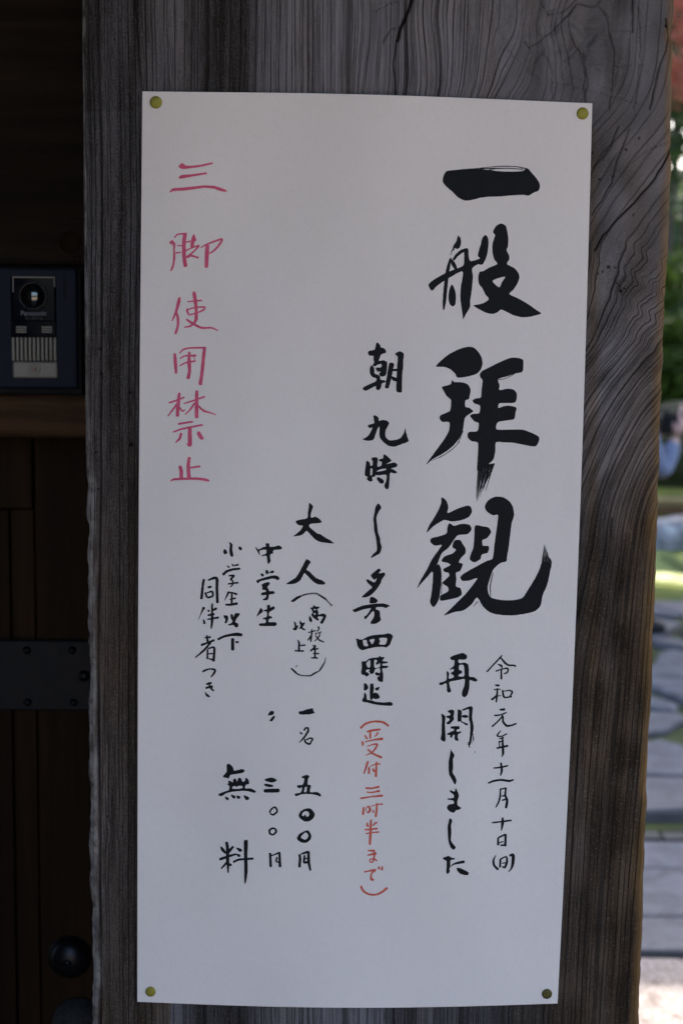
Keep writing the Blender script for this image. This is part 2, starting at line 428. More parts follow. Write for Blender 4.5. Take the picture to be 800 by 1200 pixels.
    # wrap: add side and back columns; extend top and bottom rows to the real post height
    depth = 0.46
    def wrapcols(A, l, r_): return np.concatenate([l[:, None], A, r_[:, None]], 1)
    back = lambda a, off: a + off
    Xf = np.concatenate([X[:, :1] - .001, X[:, :1] - .002, X, X[:, -1:] + .002, X[:, -1:] + .001], 1)
    Yf = np.concatenate([np.full((nr, 1), depth), np.full((nr, 1), 0.03), Y, np.full((nr, 1), 0.03), np.full((nr, 1), depth)], 1)
    Zf = np.concatenate([Z[:, :1], Z[:, :1], Z, Z[:, -1:], Z[:, -1:]], 1)
    pad = lambda A: np.concatenate([A[:, :1], A[:, :1], A, A[:, -1:], A[:, -1:]], 1)
    Gf, Vf, Cf, Tf, Wf, Lf, Rf, Df = map(pad, (G, V, crack, tone, warm, edge_l, edge_r, ldet))
    Lf[:, :2] = 0.3; Rf[:, -2:] = 0.3
    def ext(A, top, bot): return np.concatenate([top[None], A, bot[None]], 0)
    nc = Xf.shape[1]
    Xf = ext(Xf, Xf[0], Xf[-1]); Yf = ext(Yf, Yf[0], Yf[-1]); Zf = ext(Zf, np.full(nc, 2.449), np.full(nc, 0.10))
    Vf = ext(Vf, Vf[0] - 1500, Vf[-1] + 1100)
    Gf, Cf, Tf, Wf, Lf, Rf, Df = (ext(A, A[0], A[-1]) for A in (Gf, Cf, Tf, Wf, Lf, Rf, Df))
    nr += 2
    co = np.stack([Xf, Yf, Zf], -1).reshape(-1, 3)
    idx = np.arange(nr * nc).reshape(nr, nc)
    a = idx[:-1, :-1].ravel(); b = idx[:-1, 1:].ravel(); c_ = idx[1:, 1:].ravel(); d_ = idx[1:, :-1].ravel()
    faces = np.stack([a, d_, c_, b], 1)
    wrap = np.stack([idx[:-1, -1], idx[1:, -1], idx[1:, 0], idx[:-1, 0]], 1)
    faces = np.concatenate([faces, wrap])
    me = bpy.data.meshes.new('post_timber')
    me.vertices.add(len(co)); me.vertices.foreach_set('co', co.ravel())
    me.loops.add(faces.size); me.loops.foreach_set('vertex_index', faces.ravel().astype(np.int32))
    me.polygons.add(len(faces)); me.polygons.foreach_set('loop_start', np.arange(0, faces.size, 4, dtype=np.int32))
    me.polygons.foreach_set('loop_total', np.full(len(faces), 4, np.int32))
    me.update(calc_edges=True); me.validate(); me.shade_smooth()
    at1 = me.attributes.new('grain', 'FLOAT_VECTOR', 'POINT')
    at1.data.foreach_set('vector', np.stack([Gf, Vf, Cf], -1).ravel().astype(np.float32))
    at2 = me.attributes.new('wear', 'FLOAT_VECTOR', 'POINT')
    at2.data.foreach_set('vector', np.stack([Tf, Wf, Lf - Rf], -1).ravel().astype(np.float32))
    at3 = me.attributes.new('groove', 'FLOAT', 'POINT'); at3.data.foreach_set('value', Df.ravel().astype(np.float32))
    # material: everything follows the grain field
    t = NT('weathered_post_wood')
    ga = t.n('Attribute', attribute_name='grain'); wa = t.n('Attribute', attribute_name='wear')
    sg = t.n('SeparateXYZ'); t.l(ga.outputs['Vector'], sg.inputs[0]); sw = t.n('SeparateXYZ'); t.l(wa.outputs['Vector'], sw.inputs[0])
    g, v_, cr = sg.outputs; tone_, warm_, edge_ = sw.outputs
    cv = t.n('CombineXYZ'); t.l(g, cv.inputs[0]); t.put(cv.inputs[1], t.math('MULTIPLY', v_, 0.05)); GV = cv.outputs[0]
    cv2 = t.n('CombineXYZ'); t.l(g, cv2.inputs[0]); t.put(cv2.inputs[1], t.math('MULTIPLY', v_, 0.5)); GV2 = cv2.outputs[0]
    h = t.math('ADD', t.math('MULTIPLY', g, 1 / 6.6), t.math('MULTIPLY', t.noise(t.math('MULTIPLY', g, 1 / 17.0), 1.0, 1, .5, 0, '1D'), 3.0))
    jit = t.math('MULTIPLY', t.noise(GV2, 0.25, 3, .6), 0.10)
    h = t.math('ADD', h, jit)
    fr = t.math('FRACT', h)
    dd = t.math('ABSOLUTE', t.math('SUBTRACT', fr, 0.5))
    strength = t.mapr(t.noise(GV, 0.11, 2, .5), 0.38, 0.62, 0.62, 1.0)
    line = t.mapr(dd, 0.015, t.mapr(t.noise(GV, 0.2, 2), .35, .65, .07, .16), 1, 0, True)                       # thin dark groove
    halo = t.mapr(t.math('SUBTRACT', 0.5, fr), 0.0, 0.5, 1.0, 0.0)
    gr_ = t.n('Attribute', attribute_name='groove').outputs['Fac']
    line = t.math('MULTIPLY', t.math('MULTIPLY', line, strength), gr_)
    h2 = t.math('ADD', t.math('MULTIPLY', g, 1 / 2.3), t.math('MULTIPLY', t.noise(GV, 0.3, 3, .6), 3))
    l2 = t.mapr(t.math('ABSOLUTE', t.math('SUBTRACT', t.math('FRACT', h2), 0.5)), 0.05, 0.3, 1, 0, True)
    l2 = t.math('MULTIPLY', l2, t.mapr(t.noise(GV, 0.16, 2), 0.45, 0.65, 0, 0.55))
    fib = t.noise(GV2, 0.75, 6, 0.72)
    fib2 = t.noise(GV, 1.1, 4, 0.6)
    speck = t.noise(t.obj(), 520, 3, 0.8)
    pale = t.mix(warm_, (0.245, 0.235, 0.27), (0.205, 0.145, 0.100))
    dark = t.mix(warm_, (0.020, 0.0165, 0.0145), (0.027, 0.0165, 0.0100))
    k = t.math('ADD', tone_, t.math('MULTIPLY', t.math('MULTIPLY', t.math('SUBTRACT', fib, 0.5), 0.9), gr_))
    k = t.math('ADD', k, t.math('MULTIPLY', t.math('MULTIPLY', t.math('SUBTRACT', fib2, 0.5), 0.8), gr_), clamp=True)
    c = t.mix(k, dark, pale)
    c = t.mix(t.mapr(speck, 0.58, 0.72, 0, 0.34), c, (0.36, 0.34, 0.35))
    c = t.mix(t.mapr(speck, 0.36, 0.26, 0, 0.4), c, (0.03, 0.028, 0.03))
    el_ = t.math('MAXIMUM', edge_, 0.0); er_ = t.math('MAXIMUM', t.math('MULTIPLY', edge_, -1.0), 0.0)
    eln = t.math('MULTIPLY', el_, t.mapr(t.noise(t.obj(), 60, 4, .7), 0.38, 0.56, 0.2, 1.0))
    c = t.mix(t.math('MULTIPLY', eln, 0.95), c, (0.52, 0.50, 0.50))
    ern = t.math('MULTIPLY', er_, t.mapr(t.noise(t.obj(), 22, 4, .6), 0.3, 0.7, 0.5, 1.0))
    c = t.mix(t.math('MULTIPLY', ern, 0.9), c, (0.23, 0.125, 0.038))
    ln = t.math('MULTIPLY', t.math('MAXIMUM', line, t.math('MULTIPLY', l2, t.mapr(gr_, .4, 1, .1, 1))), t.mapr(el_, 0, 1, 1, 0.3))
    c = t.mix(t.math('MULTIPLY', ln, 0.92, clamp=True), c, (0.014, 0.012, 0.013))
    c = t.mix(t.mapr(cr, 0.15, 0.7, 0, 0.95), c, (0.006, 0.005, 0.005))
    t.set(col=c, rough=t.mapr(k, 0, 1, 0.72, 0.86), spec=0.14)
    hh = t.math('SUBTRACT', t.math('MULTIPLY', fib, 0.35), t.math('MULTIPLY', ln, 1.0))
    hh = t.math('ADD', hh, t.math('MULTIPLY', speck, 0.10))
    t.bump(hh, 0.0018, 1.0)
    root = empty('gate_post', (0.03, 0.2, 0.0))
    tag(root, 'thick weathered grey timber gate post carrying the handwritten paper notice', 'gate post')
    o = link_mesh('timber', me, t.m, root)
    x0, x1 = float(X[:, 0].min()), float(X[:, -1].max())
    box('base_stone', (x0 - .09, -0.09, 0.0), (x1 + .09, 0.55, 0.10), M_stone, root, 0.012)
    return x0, x1
PX0, PX1 = build_post()

# ------------------------------------------------------------------ door side (left of the post)
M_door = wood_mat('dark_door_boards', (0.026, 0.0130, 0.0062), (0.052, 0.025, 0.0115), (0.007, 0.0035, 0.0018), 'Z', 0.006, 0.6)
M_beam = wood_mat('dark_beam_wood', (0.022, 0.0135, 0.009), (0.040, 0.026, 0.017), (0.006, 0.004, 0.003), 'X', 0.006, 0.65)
M_ledge = wood_mat('brown_rail_wood', (0.095, 0.048, 0.023), (0.150, 0.078, 0.038), (0.020, 0.010, 0.005), 'X', 0.005, 0.6, 0.001, 0.75)
M_iron = plain('black_iron', (0.014, 0.015, 0.020), 0.5, 0.3, 0.2, 60, 0.0006, 0.25)
M_bronze = plain('dark_bronze', (0.022, 0.022, 0.028), 0.34, 0.7, 0.15, 40, 0.0002)
DX = -2.3                         # far left end of the door wall
XR = PX0 + 0.05                   # tucked behind the post arris
def zat(py, Y): return at(60, py, Y).z
def xat(px, Y): return at(px, 700, Y).x

gate = empty('panelled_gate_door', (-0.9, 0.42, 0.0))
tag(gate, 'dark timber gate door left of the post with iron strap and domed bosses', 'door')
YB = 0.40
# vertical boards below the brown rail: seams at px 40 (lower) and px 10 (upper left panel)
z_top = zat(508, YB); z_seam = zat(597, YB); z_bot = 0.06
xs = [xat(41, YB), XR + 0.02]
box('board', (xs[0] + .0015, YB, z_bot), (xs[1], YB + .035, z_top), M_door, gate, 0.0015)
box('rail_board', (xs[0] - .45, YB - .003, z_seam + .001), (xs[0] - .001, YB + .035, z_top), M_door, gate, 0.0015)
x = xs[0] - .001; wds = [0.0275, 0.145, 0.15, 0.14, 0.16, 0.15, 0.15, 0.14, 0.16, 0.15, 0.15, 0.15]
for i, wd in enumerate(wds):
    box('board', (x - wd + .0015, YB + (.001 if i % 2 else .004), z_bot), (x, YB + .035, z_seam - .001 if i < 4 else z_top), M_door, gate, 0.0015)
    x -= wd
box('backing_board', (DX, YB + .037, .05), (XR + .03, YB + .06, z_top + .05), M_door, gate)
box('threshold', (DX, YB - .05, 0.0), (XR + .02, YB + .08, .058), M_beam, gate, .004)
# iron strap with nails
zs0, zs1 = zat(832, YB - .01), zat(751, YB - .01)
strap = box('iron_strap', (DX + .5, YB - .012, zs0), (XR + .01, YB - .0035, zs1), M_iron, gate, 0.0015)
def nail(px, py, r_=0.0042):
    p = at(px, py, YB - .012)
    lathe('nail', [(r_ * 1.15, 0), (r_, .0015), (r_ * .8, .0032), (r_ * .45, .0045), (r_ * .12, .005)], M_bronze, strap, p, 16)
for px, py in [(32, 762), (85, 762), (33, 823), (87, 823), (-25, 762), (-24, 823), (-80, 762), (-80, 823)]: nail(px, py)
nail(99, 792, .006)
# domed bosses
def boss(px, py, r_px, mat):
    p = at(px, py, YB - .0); r_ = r_px / FPX * (YB + 1.31)
    prof = [(r_ * 1.04, 0.002), (r_ * 1.04, 0.006)]
    for k in range(0, 12):
        a = k / 11 * math.pi / 2 * .96
        prof.append((r_ * math.cos(a), 0.006 + r_ * .62 * math.sin(a)))
    prof += [(r_ * .16, .006 + r_ * .63), (r_ * .12, .006 + r_ * .70), (r_ * .03, .006 + r_ * .72)]
    return lathe('domed_boss', prof, mat, gate, p, 48)
boss(83, 1120, 25, M_bronze)
t = NT('rough_dark_iron'); o_ = t.obj(); q = t.noise(o_, 160, 4, .7)
t.set(col=t.mix(t.mapr(q, .4, .65), (0.02, .02, .024), (.055, .055, .062)), rough=.7, metal=.3); t.bump(q, .002, .8)
boss(93, 1198, 31, t.m)

# upper horizontal boards and beam
wall = empty('gate_side_wall', (-0.9, 0.34, 0.0))
tag(wall, 'dark horizontal timbers above the door behind the intercom, brown rail beneath', 'timber wall')
YU = 0.33
zi_top = zat(311, YU)
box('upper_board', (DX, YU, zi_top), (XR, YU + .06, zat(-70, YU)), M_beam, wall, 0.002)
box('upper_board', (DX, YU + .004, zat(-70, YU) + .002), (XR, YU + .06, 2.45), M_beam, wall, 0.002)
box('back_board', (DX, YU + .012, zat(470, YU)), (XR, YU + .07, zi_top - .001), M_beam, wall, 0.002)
box('thin_trim', (DX, YU - .008, zi_top - .006), (XR - .01, YU + .002, zi_top - .001), M_beam, wall, 0.001)
box('brown_rail', (DX, YU - .035, zat(514, YU - .035)), (XR, YU + .09, zat(463, YU - .035)), M_ledge, wall, 0.005, 3)
box('lintel', (DX, 0.0, 2.45), (4.6, 0.40, 2.75), M_beam, wall, 0.01)
p = at(83, 284, YU)
lathe('wood_plug', [(.0115, -.004), (.0115, .0008), (.0105, .0016), (.002, .0018)], M_door, wall, p, 28)
p = at(91, 303, YU)
lathe('wood_plug', [(.0035, -.004), (.0035, .001), (.002, .0015)], M_beam, wall, p, 20)

shade_wall = empty('added_shade_wall', (-0.66, -.5, 0)); tag(shade_wall, 'added unseen boarded wall that shades the door, left of the intercom', 'timber wall')  # wall added out of view to shade the door and intercom
for k in range(9):
    box('board', (-0.70 + (.003 if k % 2 else 0), YU - .19 - k * .19, .06), (-0.665, YU - .003 - k * .19, 2.45), M_door, shade_wall, .002)
# ------------------------------------------------------------------ intercom
ic = empty('door_intercom', tuple(at(30, 385, YU)))
tag(ic, 'navy wall intercom with round lens, speaker ribs and silver call button', 'intercom')
M_navy = plain('navy_plastic', (0.013, 0.017, 0.040), 0.5, 0, 0.08, 200, 0.0001, 0.15)
M_blk = plain('gloss_black_plastic', (0.003, 0.004, 0.012), 0.10, 0, 0.05, 100, 0.0, 0.12)
M_silver = plain('silver_plastic', (0.33, 0.31, 0.28), 0.5, 0.1, 0.05, 300)
M_gap = plain('dark_gap', (0.004, 0.004, 0.005), 0.8)
M_ring = plain('dark_grey_ring', (.016, .016, .019), .25, .2)
t = NT('lens_glass'); t.set(col=(0.004, .005, .008), rough=0.04, spec=1.0, coat=1.0); M_lens = t.m
t = NT('red_led'); t.set(col=(0.5, 0.01, 0.01), rough=.3); M_led = t.m
YF = YU - 0.030                   # front face
def pbox(name, x0, y0, x1, y1, yb, yf, mat, parent, bev=0.0, seg=2, smooth=False):
    a = at(x0, y1, yf); b = at(x1, y0, yf)
    return box(name, (a.x, yf, a.z), (b.x, yb, b.z), mat, parent, bev, seg, smooth)
pbox('back_box', -12, 315, 95, 463, YU + .01, YF + .008, M_gap, ic, .002)
body = pbox('casing', -8, 314, 90, 455, YF + .022, YF, M_navy, ic, .003, 3)
def cx(x): return x / 5.0
def cy(y): return 290 + y / 5.0
pbox('black_panel', cx(66), cy(170), cx(328), cy(524), YF + .004, YF - .0015, M_blk, ic, .001)
fr_ = pbox('camera_window', cx(75), cy(175), cx(324), cy(432), YF, YF - .003, M_blk, ic, .0012)
# thin bright rim of the window
for a in ((75, 172, 322, 177), (76, 177, 80, 262), (318, 177, 322, 230)):
    pbox('window_rim', cx(a[0]), cy(a[1]), cx(a[2]), cy(a[3]), YF - .002, YF - .0036, M_silver, fr_)
pc = at(cx(195), cy(284), YF - .003); rr = 76 / 5 / FPX * (YF + 1.31)
lathe('lens_ring', [(rr * 1.1, -.001), (rr * 1.1, .0012), (rr * 1.0, .0022), (rr * .93, .0012), (rr * .93, 0)], M_ring, ic, pc, 48)
prof = [(rr * .95, 0)] + [(rr * .93 * math.cos(a), rr * .50 * math.sin(a)) for a in np.linspace(0.05, 1.5, 12)]
lathe('lens_dome', prof, M_lens, ic, pc, 48)
for x0, x1 in ((95, 158), (244, 308)):
    for k in range(3):
        pbox('indicator_slat', cx(x0), cy(462 + k * 14), cx(x1), cy(471.5 + k * 14), YF - .0005, YF - .0025, M_silver, ic, .0004)
for k in range(11):
    x0 = 72 + k * 24.4
    pbox('speaker_rib', cx(x0), cy(527), cx(x0 + 13.5), cy(664), YF, YF - .0030, M_silver, ic, .0006)
pbox('speaker_recess', cx(70), cy(524), cx(334), cy(668), YF + .002, YF - .0006, M_gap, ic)
btn = pbox('call_button', cx(76), cy(670), cx(337), cy(764), YF, YF - .0042, M_silver, ic, .0022, 3)
pb = at(cx(206), cy(716), YF - .0042); r2 = 36 / 5 / FPX * (YF + 1.31)
lathe('button_ring', [(r2, -.0005), (r2, .0004), (r2 * .9, .0006), (r2 * .86, .0001), (r2 * .6, .0001), (r2 * .56, .0006), (r2 * .5, .0001), (r2 * .1, .0001)], M_silver, btn, pb, 40)
lathe('led', [(r2 * .13, -.0002), (r2 * .13, .0008), (r2 * .05, .001)], M_led, btn, pb, 16)
for xx in (156, 164, 172, 244, 252, 260):
    pbox('button_mark', cx(xx - 1.3), cy(698), cx(xx + 1.3), cy(734), YF - .004, YF - .0046, M_silver, btn)
slot = pbox('mark_slot', cx(374), cy(176), cx(400), cy(302), YF + .001, YF - .0004, M_gap, ic)
pbox('slot_bar', cx(386), cy(176), cx(400), cy(302), YF, YF - .0010, M_navy, slot)
def text_mesh(name, s_, px_c, py_c, width_px, Y, mat, parent, bold=0.0):
    cu = bpy.data.curves.new(name, 'FONT'); cu.body = s_; cu.align_x = 'CENTER'; cu.align_y = 'CENTER'; cu.offset = bold
    tmp = bpy.data.objects.new('tmp', cu); COL.objects.link(tmp)
    bpy.context.view_layer.update()
    dg = bpy.context.evaluated_depsgraph_get()
    me = bpy.data.meshes.new_from_object(tmp.evaluated_get(dg)); bpy.data.objects.remove(tmp)
    xs_ = [v.co.x for v in me.vertices]; w0 = max(xs_) - min(xs_)
    sc = width_px / FPX * (Y + 1.31) / w0; c = at(px_c, py_c, Y)
    for v in me.vertices: v.co = Vector((c.x + v.co.x * sc, Y, c.z + v.co.y * sc))
    me.materials.clear(); me.name = name
    return link_mesh(name, me, mat, parent)
M_print = plain('grey_print', (0.16, 0.17, 0.22), 0.5); M_print2 = plain('dim_print', (0.07, 0.075, 0.10), 0.5)
text_mesh('lettering', 'Panasonic', cx(199), cy(386), 30, YF - .0034, M_print, fr_, 0.02)
text_mesh('lettering', 'VL-V571L', cx(201), cy(415), 21, YF - .0034, M_print2, fr_)
# ------------------------------------------------------------------ the paper notice
PTL, PTR, PBR, PBL = (167, 107), (693.5, 121), (652.8, 1176), (161, 1174)
def paper_px(s, t_):
    xl = PTL[0] + (PBL[0] - PTL[0]) * t_ - 1.5 * math.sin(math.pi * t_)
    xr = PTR[0] + (PBR[0] - PTR[0]) * t_ + 4.2 * math.sin(math.pi * t_)
    yt = PTL[1] + (PTR[1] - PTL[1]) * s - 3.2 * max(0.0, math.sin(math.pi * min(max(s, 0), 1))) ** 1.2
    yb = PBL[1] + (PBR[1] - PBL[1]) * s + 6.0 * math.sin(math.pi * s)
    return xl + (xr - xl) * s, yt + (yb - yt) * t_
def paper_st(px, py):
    s, t_ = .5, .5
    for _ in range(6):
        x, y = paper_px(s, t_)
        s += (px - x) / 505.0; t_ += (py - y) / 1066.0
    return s, t_
def paper_off(s, t_):
    """how far the sheet stands off the timber, metres"""
    sc = min(max(s, 0), 1); tc = min(max(t_, 0), 1)
    b = 0.0055 + 0.0075 * math.sin(math.pi * sc) * (0.75 + 0.25 * math.cos(2 * math.pi * tc))
    b += 0.0055 * sc ** 4 * math.sin(math.pi * tc)
    b += 0.0017 * math.sin(s * 15 + t_ * 4) * math.sin(t_ * 9 + 1) + 0.0034 * mnoise.noise(Vector((s * 1.7, t_ * 3.0, 1.3))) + 0.0007 * mnoise.noise(Vector((s * 6, t_ * 9, 4.0)))
    # soft crease near the right edge and cockle where the heavy ink dried
    b -= 0.0013 * math.exp(-((s - .955) / .012) ** 2 - ((t_ - .43) / .035) ** 4)
    b += 0.0007 * math.sin(t_ * 34 + s * 5) * math.exp(-((s - .78) / .12) ** 2) * math.exp(-((t_ - .35) / .3) ** 2)
    return b
def paper_point(px, py, lift=0.0):
    s, t_ = paper_st(px, py)
    return at(px, py, -paper_off(s, t_) - lift)

t = NT('washi_paper'); o_ = t.obj()
n1 = t.noise(o_, 260, 4, .6); n2 = t.noise(t.vmul(o_, (1, 1, .5)), 9, 3, .5)
c = t.mix(t.mapr(n2, .35, .65), (0.85, 0.80, 0.815), (0.88, 0.83, 0.845))
c = t.mix(t.mapr(n1, .3, .7, .14, 0), c, (0.68, .65, .62))
n3 = t.noise(t.vmul(o_, (1, 1, .35)), 900, 2, .5); c = t.mix(t.mapr(n3, .60, .72, 0, .16), c, (.62, .56, .48))
n4 = t.noise(o_, 3.2, 4, .6, .5); c = t.mix(t.mapr(n4, .45, .70, 0, .30), c, (.74, .69, .66))
t.set(col=c, rough=0.75, spec=0.25); t.bump(n1, 0.00012, .5); M_paper = t.m
t = NT('black_ink'); o_ = t.obj(); q = t.noise(o_, 70, 4, .6)
t.set(col=t.mix(t.mapr(q, .35, .65), (0.0065, .0075, .011), (.012, .0135, .018)), rough=t.mapr(q, .3, .7, .5, .7), spec=.12); M_ink = t.m
t = NT('grey_dry_ink'); t.set(col=(.11, .11, .12), rough=.7); M_inkdry = t.m
t = NT('crimson_ink'); o_ = t.obj(); q = t.noise(o_, 120, 4, .6)
t.set(col=t.mix(t.mapr(q, .35, .65), (0.60, .055, .15), (.70, .10, .22)), rough=.6); M_crim = t.m
t = NT('vermilion_ink'); o_ = t.obj(); q = t.noise(o_, 120, 4, .6)
t.set(col=t.mix(t.mapr(q, .35, .65), (0.58, .060, .032), (.68, .13, .075)), rough=.6); M_verm = t.m

notice = empty('paper_notice', tuple(at(410, 640, -.006)))
tag(notice, 'white paper notice with brushed black and red Japanese writing pinned to the post', 'notice')
def build_sheet():
    ns, ntt = 62, 112; v = []; f = []
    sup = lambda i, n: {0: 0, 1: .0007, n - 1: .9993, n: 1}.get(i, (i - 1) / (n - 2))
    for j in range(ntt + 1):
        for i in range(ns + 1):
            s, q = sup(i, ns), sup(j, ntt)
            px, py = paper_px(s, q)
            v.append(at(px, py, -paper_off(s, q)))
    n = len(v)
    v += [p + Vector((0, .0003, 0)) for p in v]
    for j in range(ntt):
        for i in range(ns):
            a = j * (ns + 1) + i; b, c_, d_ = a + 1, a + ns + 2, a + ns + 1
            f.append((a, d_, c_, b)); f.append((a + n, b + n, c_ + n, d_ + n))
    rim = [i for i in range(ns + 1)] + [j * (ns + 1) + ns for j in range(1, ntt + 1)] + [ntt * (ns + 1) + i for i in range(ns - 1, -1, -1)] + [j * (ns + 1) for j in range(ntt - 1, 0, -1)]
    for k in range(len(rim)):
        a, b = rim[k], rim[(k + 1) % len(rim)]
        f.append((a, b, b + n, a + n))
    o = pydata('sheet', v, f, M_paper, notice, True)
    for p_ in list(o.data.polygons)[-len(rim):]: p_.use_smooth = False
build_sheet()

# --- brush writing -------------------------------------------------
CR = {'A': (500, 180, 5.3333), 'B': (490, 390, 5.0), 'C': (480, 570, 4.4444), 'D': (415, 390, 11.43), 'E': (415, 480, 11.43), 'F': (410, 580, 8.0),
      'G': (410, 690, 13.333), 'H': (405, 730, 11.43), 'I': (410, 835, 10.909), 'J': (410, 940, 10.0), 'K': (500, 760, 10.0), 'L': (500, 875, 7.5),
      'M': (560, 760, 9.231), 'N': (560, 885, 8.276), 'O': (330, 580, 10.909), 'P': (330, 690, 10.909), 'Q': (290, 630, 10.909), 'R': (250, 625, 8.276),
      'S': (220, 670, 7.742), 'T': (335, 815, 9.6), 'U': (300, 900, 9.412), 'V': (300, 820, 5.859), 'W': (250, 885, 7.742),
      'X': (190, 180, 8.571), 'Y': (190, 335, 10.0), 'Z': (190, 450, 10.0)}
def P(outer, *holes): return ('P', outer, holes)
def S(*pts): return ('S', pts)
K_, C_, V_ = 'ink', 'crimson', 'vermilion'
CH = []
def ch(crop, col, *items, dry=()): CH.append((crop, col, items, dry))

# 一
ch('A', K_, P([(98,165),(105,135),(122,110),(180,102),(240,96),(300,92),(345,98),(400,103),(430,108),(480,112),(560,112),(600,108),(612,98),(632,95),(650,115),(680,150),(700,180),(705,210),(695,232),(665,245),(635,262),(600,258),(520,262),(450,268),(380,270),(330,277),(290,288),(245,294),(220,288),(190,270),(160,240),(120,205),(100,180)]),
   S((300,94,4),(400,84,4),(470,79,5),(560,82,5),(628,96,6)), S((330,94,5),(420,93,6),(500,92,5),(600,98,5)), S((380,104,4),(440,92,3)))
# 般
ch('A', K_, P([(195,512),(210,530),(212,560),(205,585),(190,596),(172,590),(160,600),(165,575),(182,550),(190,525)]), S((168,594,10),(154,612,5),(148,635,2)),
   S((148,655,10),(138,690,16),(128,740,20),(120,800,20),(113,870,20),(108,930,18),(104,975,8)), S((152,665,12),(165,690,22),(182,722,16)), S((166,664,12),(185,637,16),(215,612,18),(250,598,16)),
   P([(232,600),(248,590),(258,600),(262,650),(275,672),(330,655),(318,640),(322,610),(335,570),(345,530),(365,508),(382,530),(384,570),(378,620),(368,655),(350,690),(335,695),(318,692),(283,718),(287,770),(280,850),(270,920),(268,960),(245,1000),(226,1035),(222,1010),(215,960),(208,900),(212,830),(222,738),(150,770),(100,800),(60,830),(30,857),(10,820),(40,790),(100,755),(160,728),(225,700),(232,650)]),
   P([(155,818),(170,840),(180,880),(180,925),(175,945),(160,955),(145,945),(136,920),(135,880),(142,845)]),
   P([(465,437),(490,450),(500,480),(508,530),(505,580),(497,605),(512,635),(514,660),(500,690),(545,715),(570,745),(577,775),(565,810),(540,850),(515,878),(570,905),(630,940),(680,975),(712,998),(690,1008),(640,1020),(590,1022),(540,1010),(490,985),(462,975),(440,992),(412,1002),(370,995),(330,975),(290,950),(310,945),(350,935),(385,910),(365,880),(345,840),(325,815),(320,770),(328,740),(350,735),(390,712),(438,690),(420,660),(408,610),(410,560),(425,510),(412,490),(425,460),(445,443)], [(410,798),(440,780),(488,770),(470,800),(450,835)]))
# 拝
_t = [S((352 + 7.6 * i, 772 - 1.0 * abs(i - 6), 7), (350 + 6.2 * i + (i % 3), 820, 5.5), (344 + 4.2 * i, 880 + (i * 37 % 50), 2.2)) for i in range(13)]
_t2 = [S((346 + 3.0 * i, 850, 4), (342 + 2.6 * i, 900 + 9 * (i % 4), 3), (337 + 2.0 * i, 965 + (i * 13 % 30), 1)) for i in range(7)] + [S((350 + 7 * i, 800, 3.5), (345 + 5.0 * i, 850 + 11 * (i % 3), 3.5), (338 + 2.6 * i, 935 + (i * 23 % 45), 1.2)) for i in range(11)]
ch('B', K_, P([(103,197),(130,165),(180,125),(240,95),(285,83),(318,84),(345,105),(368,140),(375,180),(365,215),(340,240),(290,256),(230,263),(215,240),(185,213),(150,200)]),
   P([(195,277),(210,288),(250,290),(285,300),(305,330),(300,370),(295,388),(275,397),(275,432),(300,440),(320,460),(295,478),(272,500),(262,560),(255,590),(235,625),(205,660),(170,690),(125,718),(85,740),(45,772),(70,735),(110,680),(150,625),(178,575),(180,525),(140,522),(125,505),(128,485),(160,470),(185,455),(190,395),(165,370),(150,345),(138,318),(160,310),(190,300)]),
   P([(360,240),(375,222),(420,200),(480,170),(540,147),(580,147),(612,158),(614,190),(608,228),(570,238),(520,255),(468,272),(475,310),(474,335),(520,328),(555,332),(575,355),(573,395),(560,410),(500,412),(472,415),(468,440),(500,430),(530,427),(572,438),(568,470),(560,505),(520,513),(465,525),(458,565),(540,567),(610,568),(660,585),(700,605),(708,625),(685,665),(625,658),(560,645),(500,642),(455,642),(450,690),(440,740),(415,765),(385,790),(345,808),(346,740),(348,645),(310,635),(290,615),(288,590),(300,580),(345,575),(352,530),(330,520),(310,500),(302,485),(320,475),(355,470),(360,428),(330,415),(316,398),(335,385),(365,378),(370,330),(375,278),(362,260)]),
   S((470,275,4),(510,268,3),(560,242,4)), *_t, dry=[S((262,575,4),(225,655,4),(165,705,4),(80,750,2)), S((240,640,3),(190,690,3),(120,735,2)), *_t2])
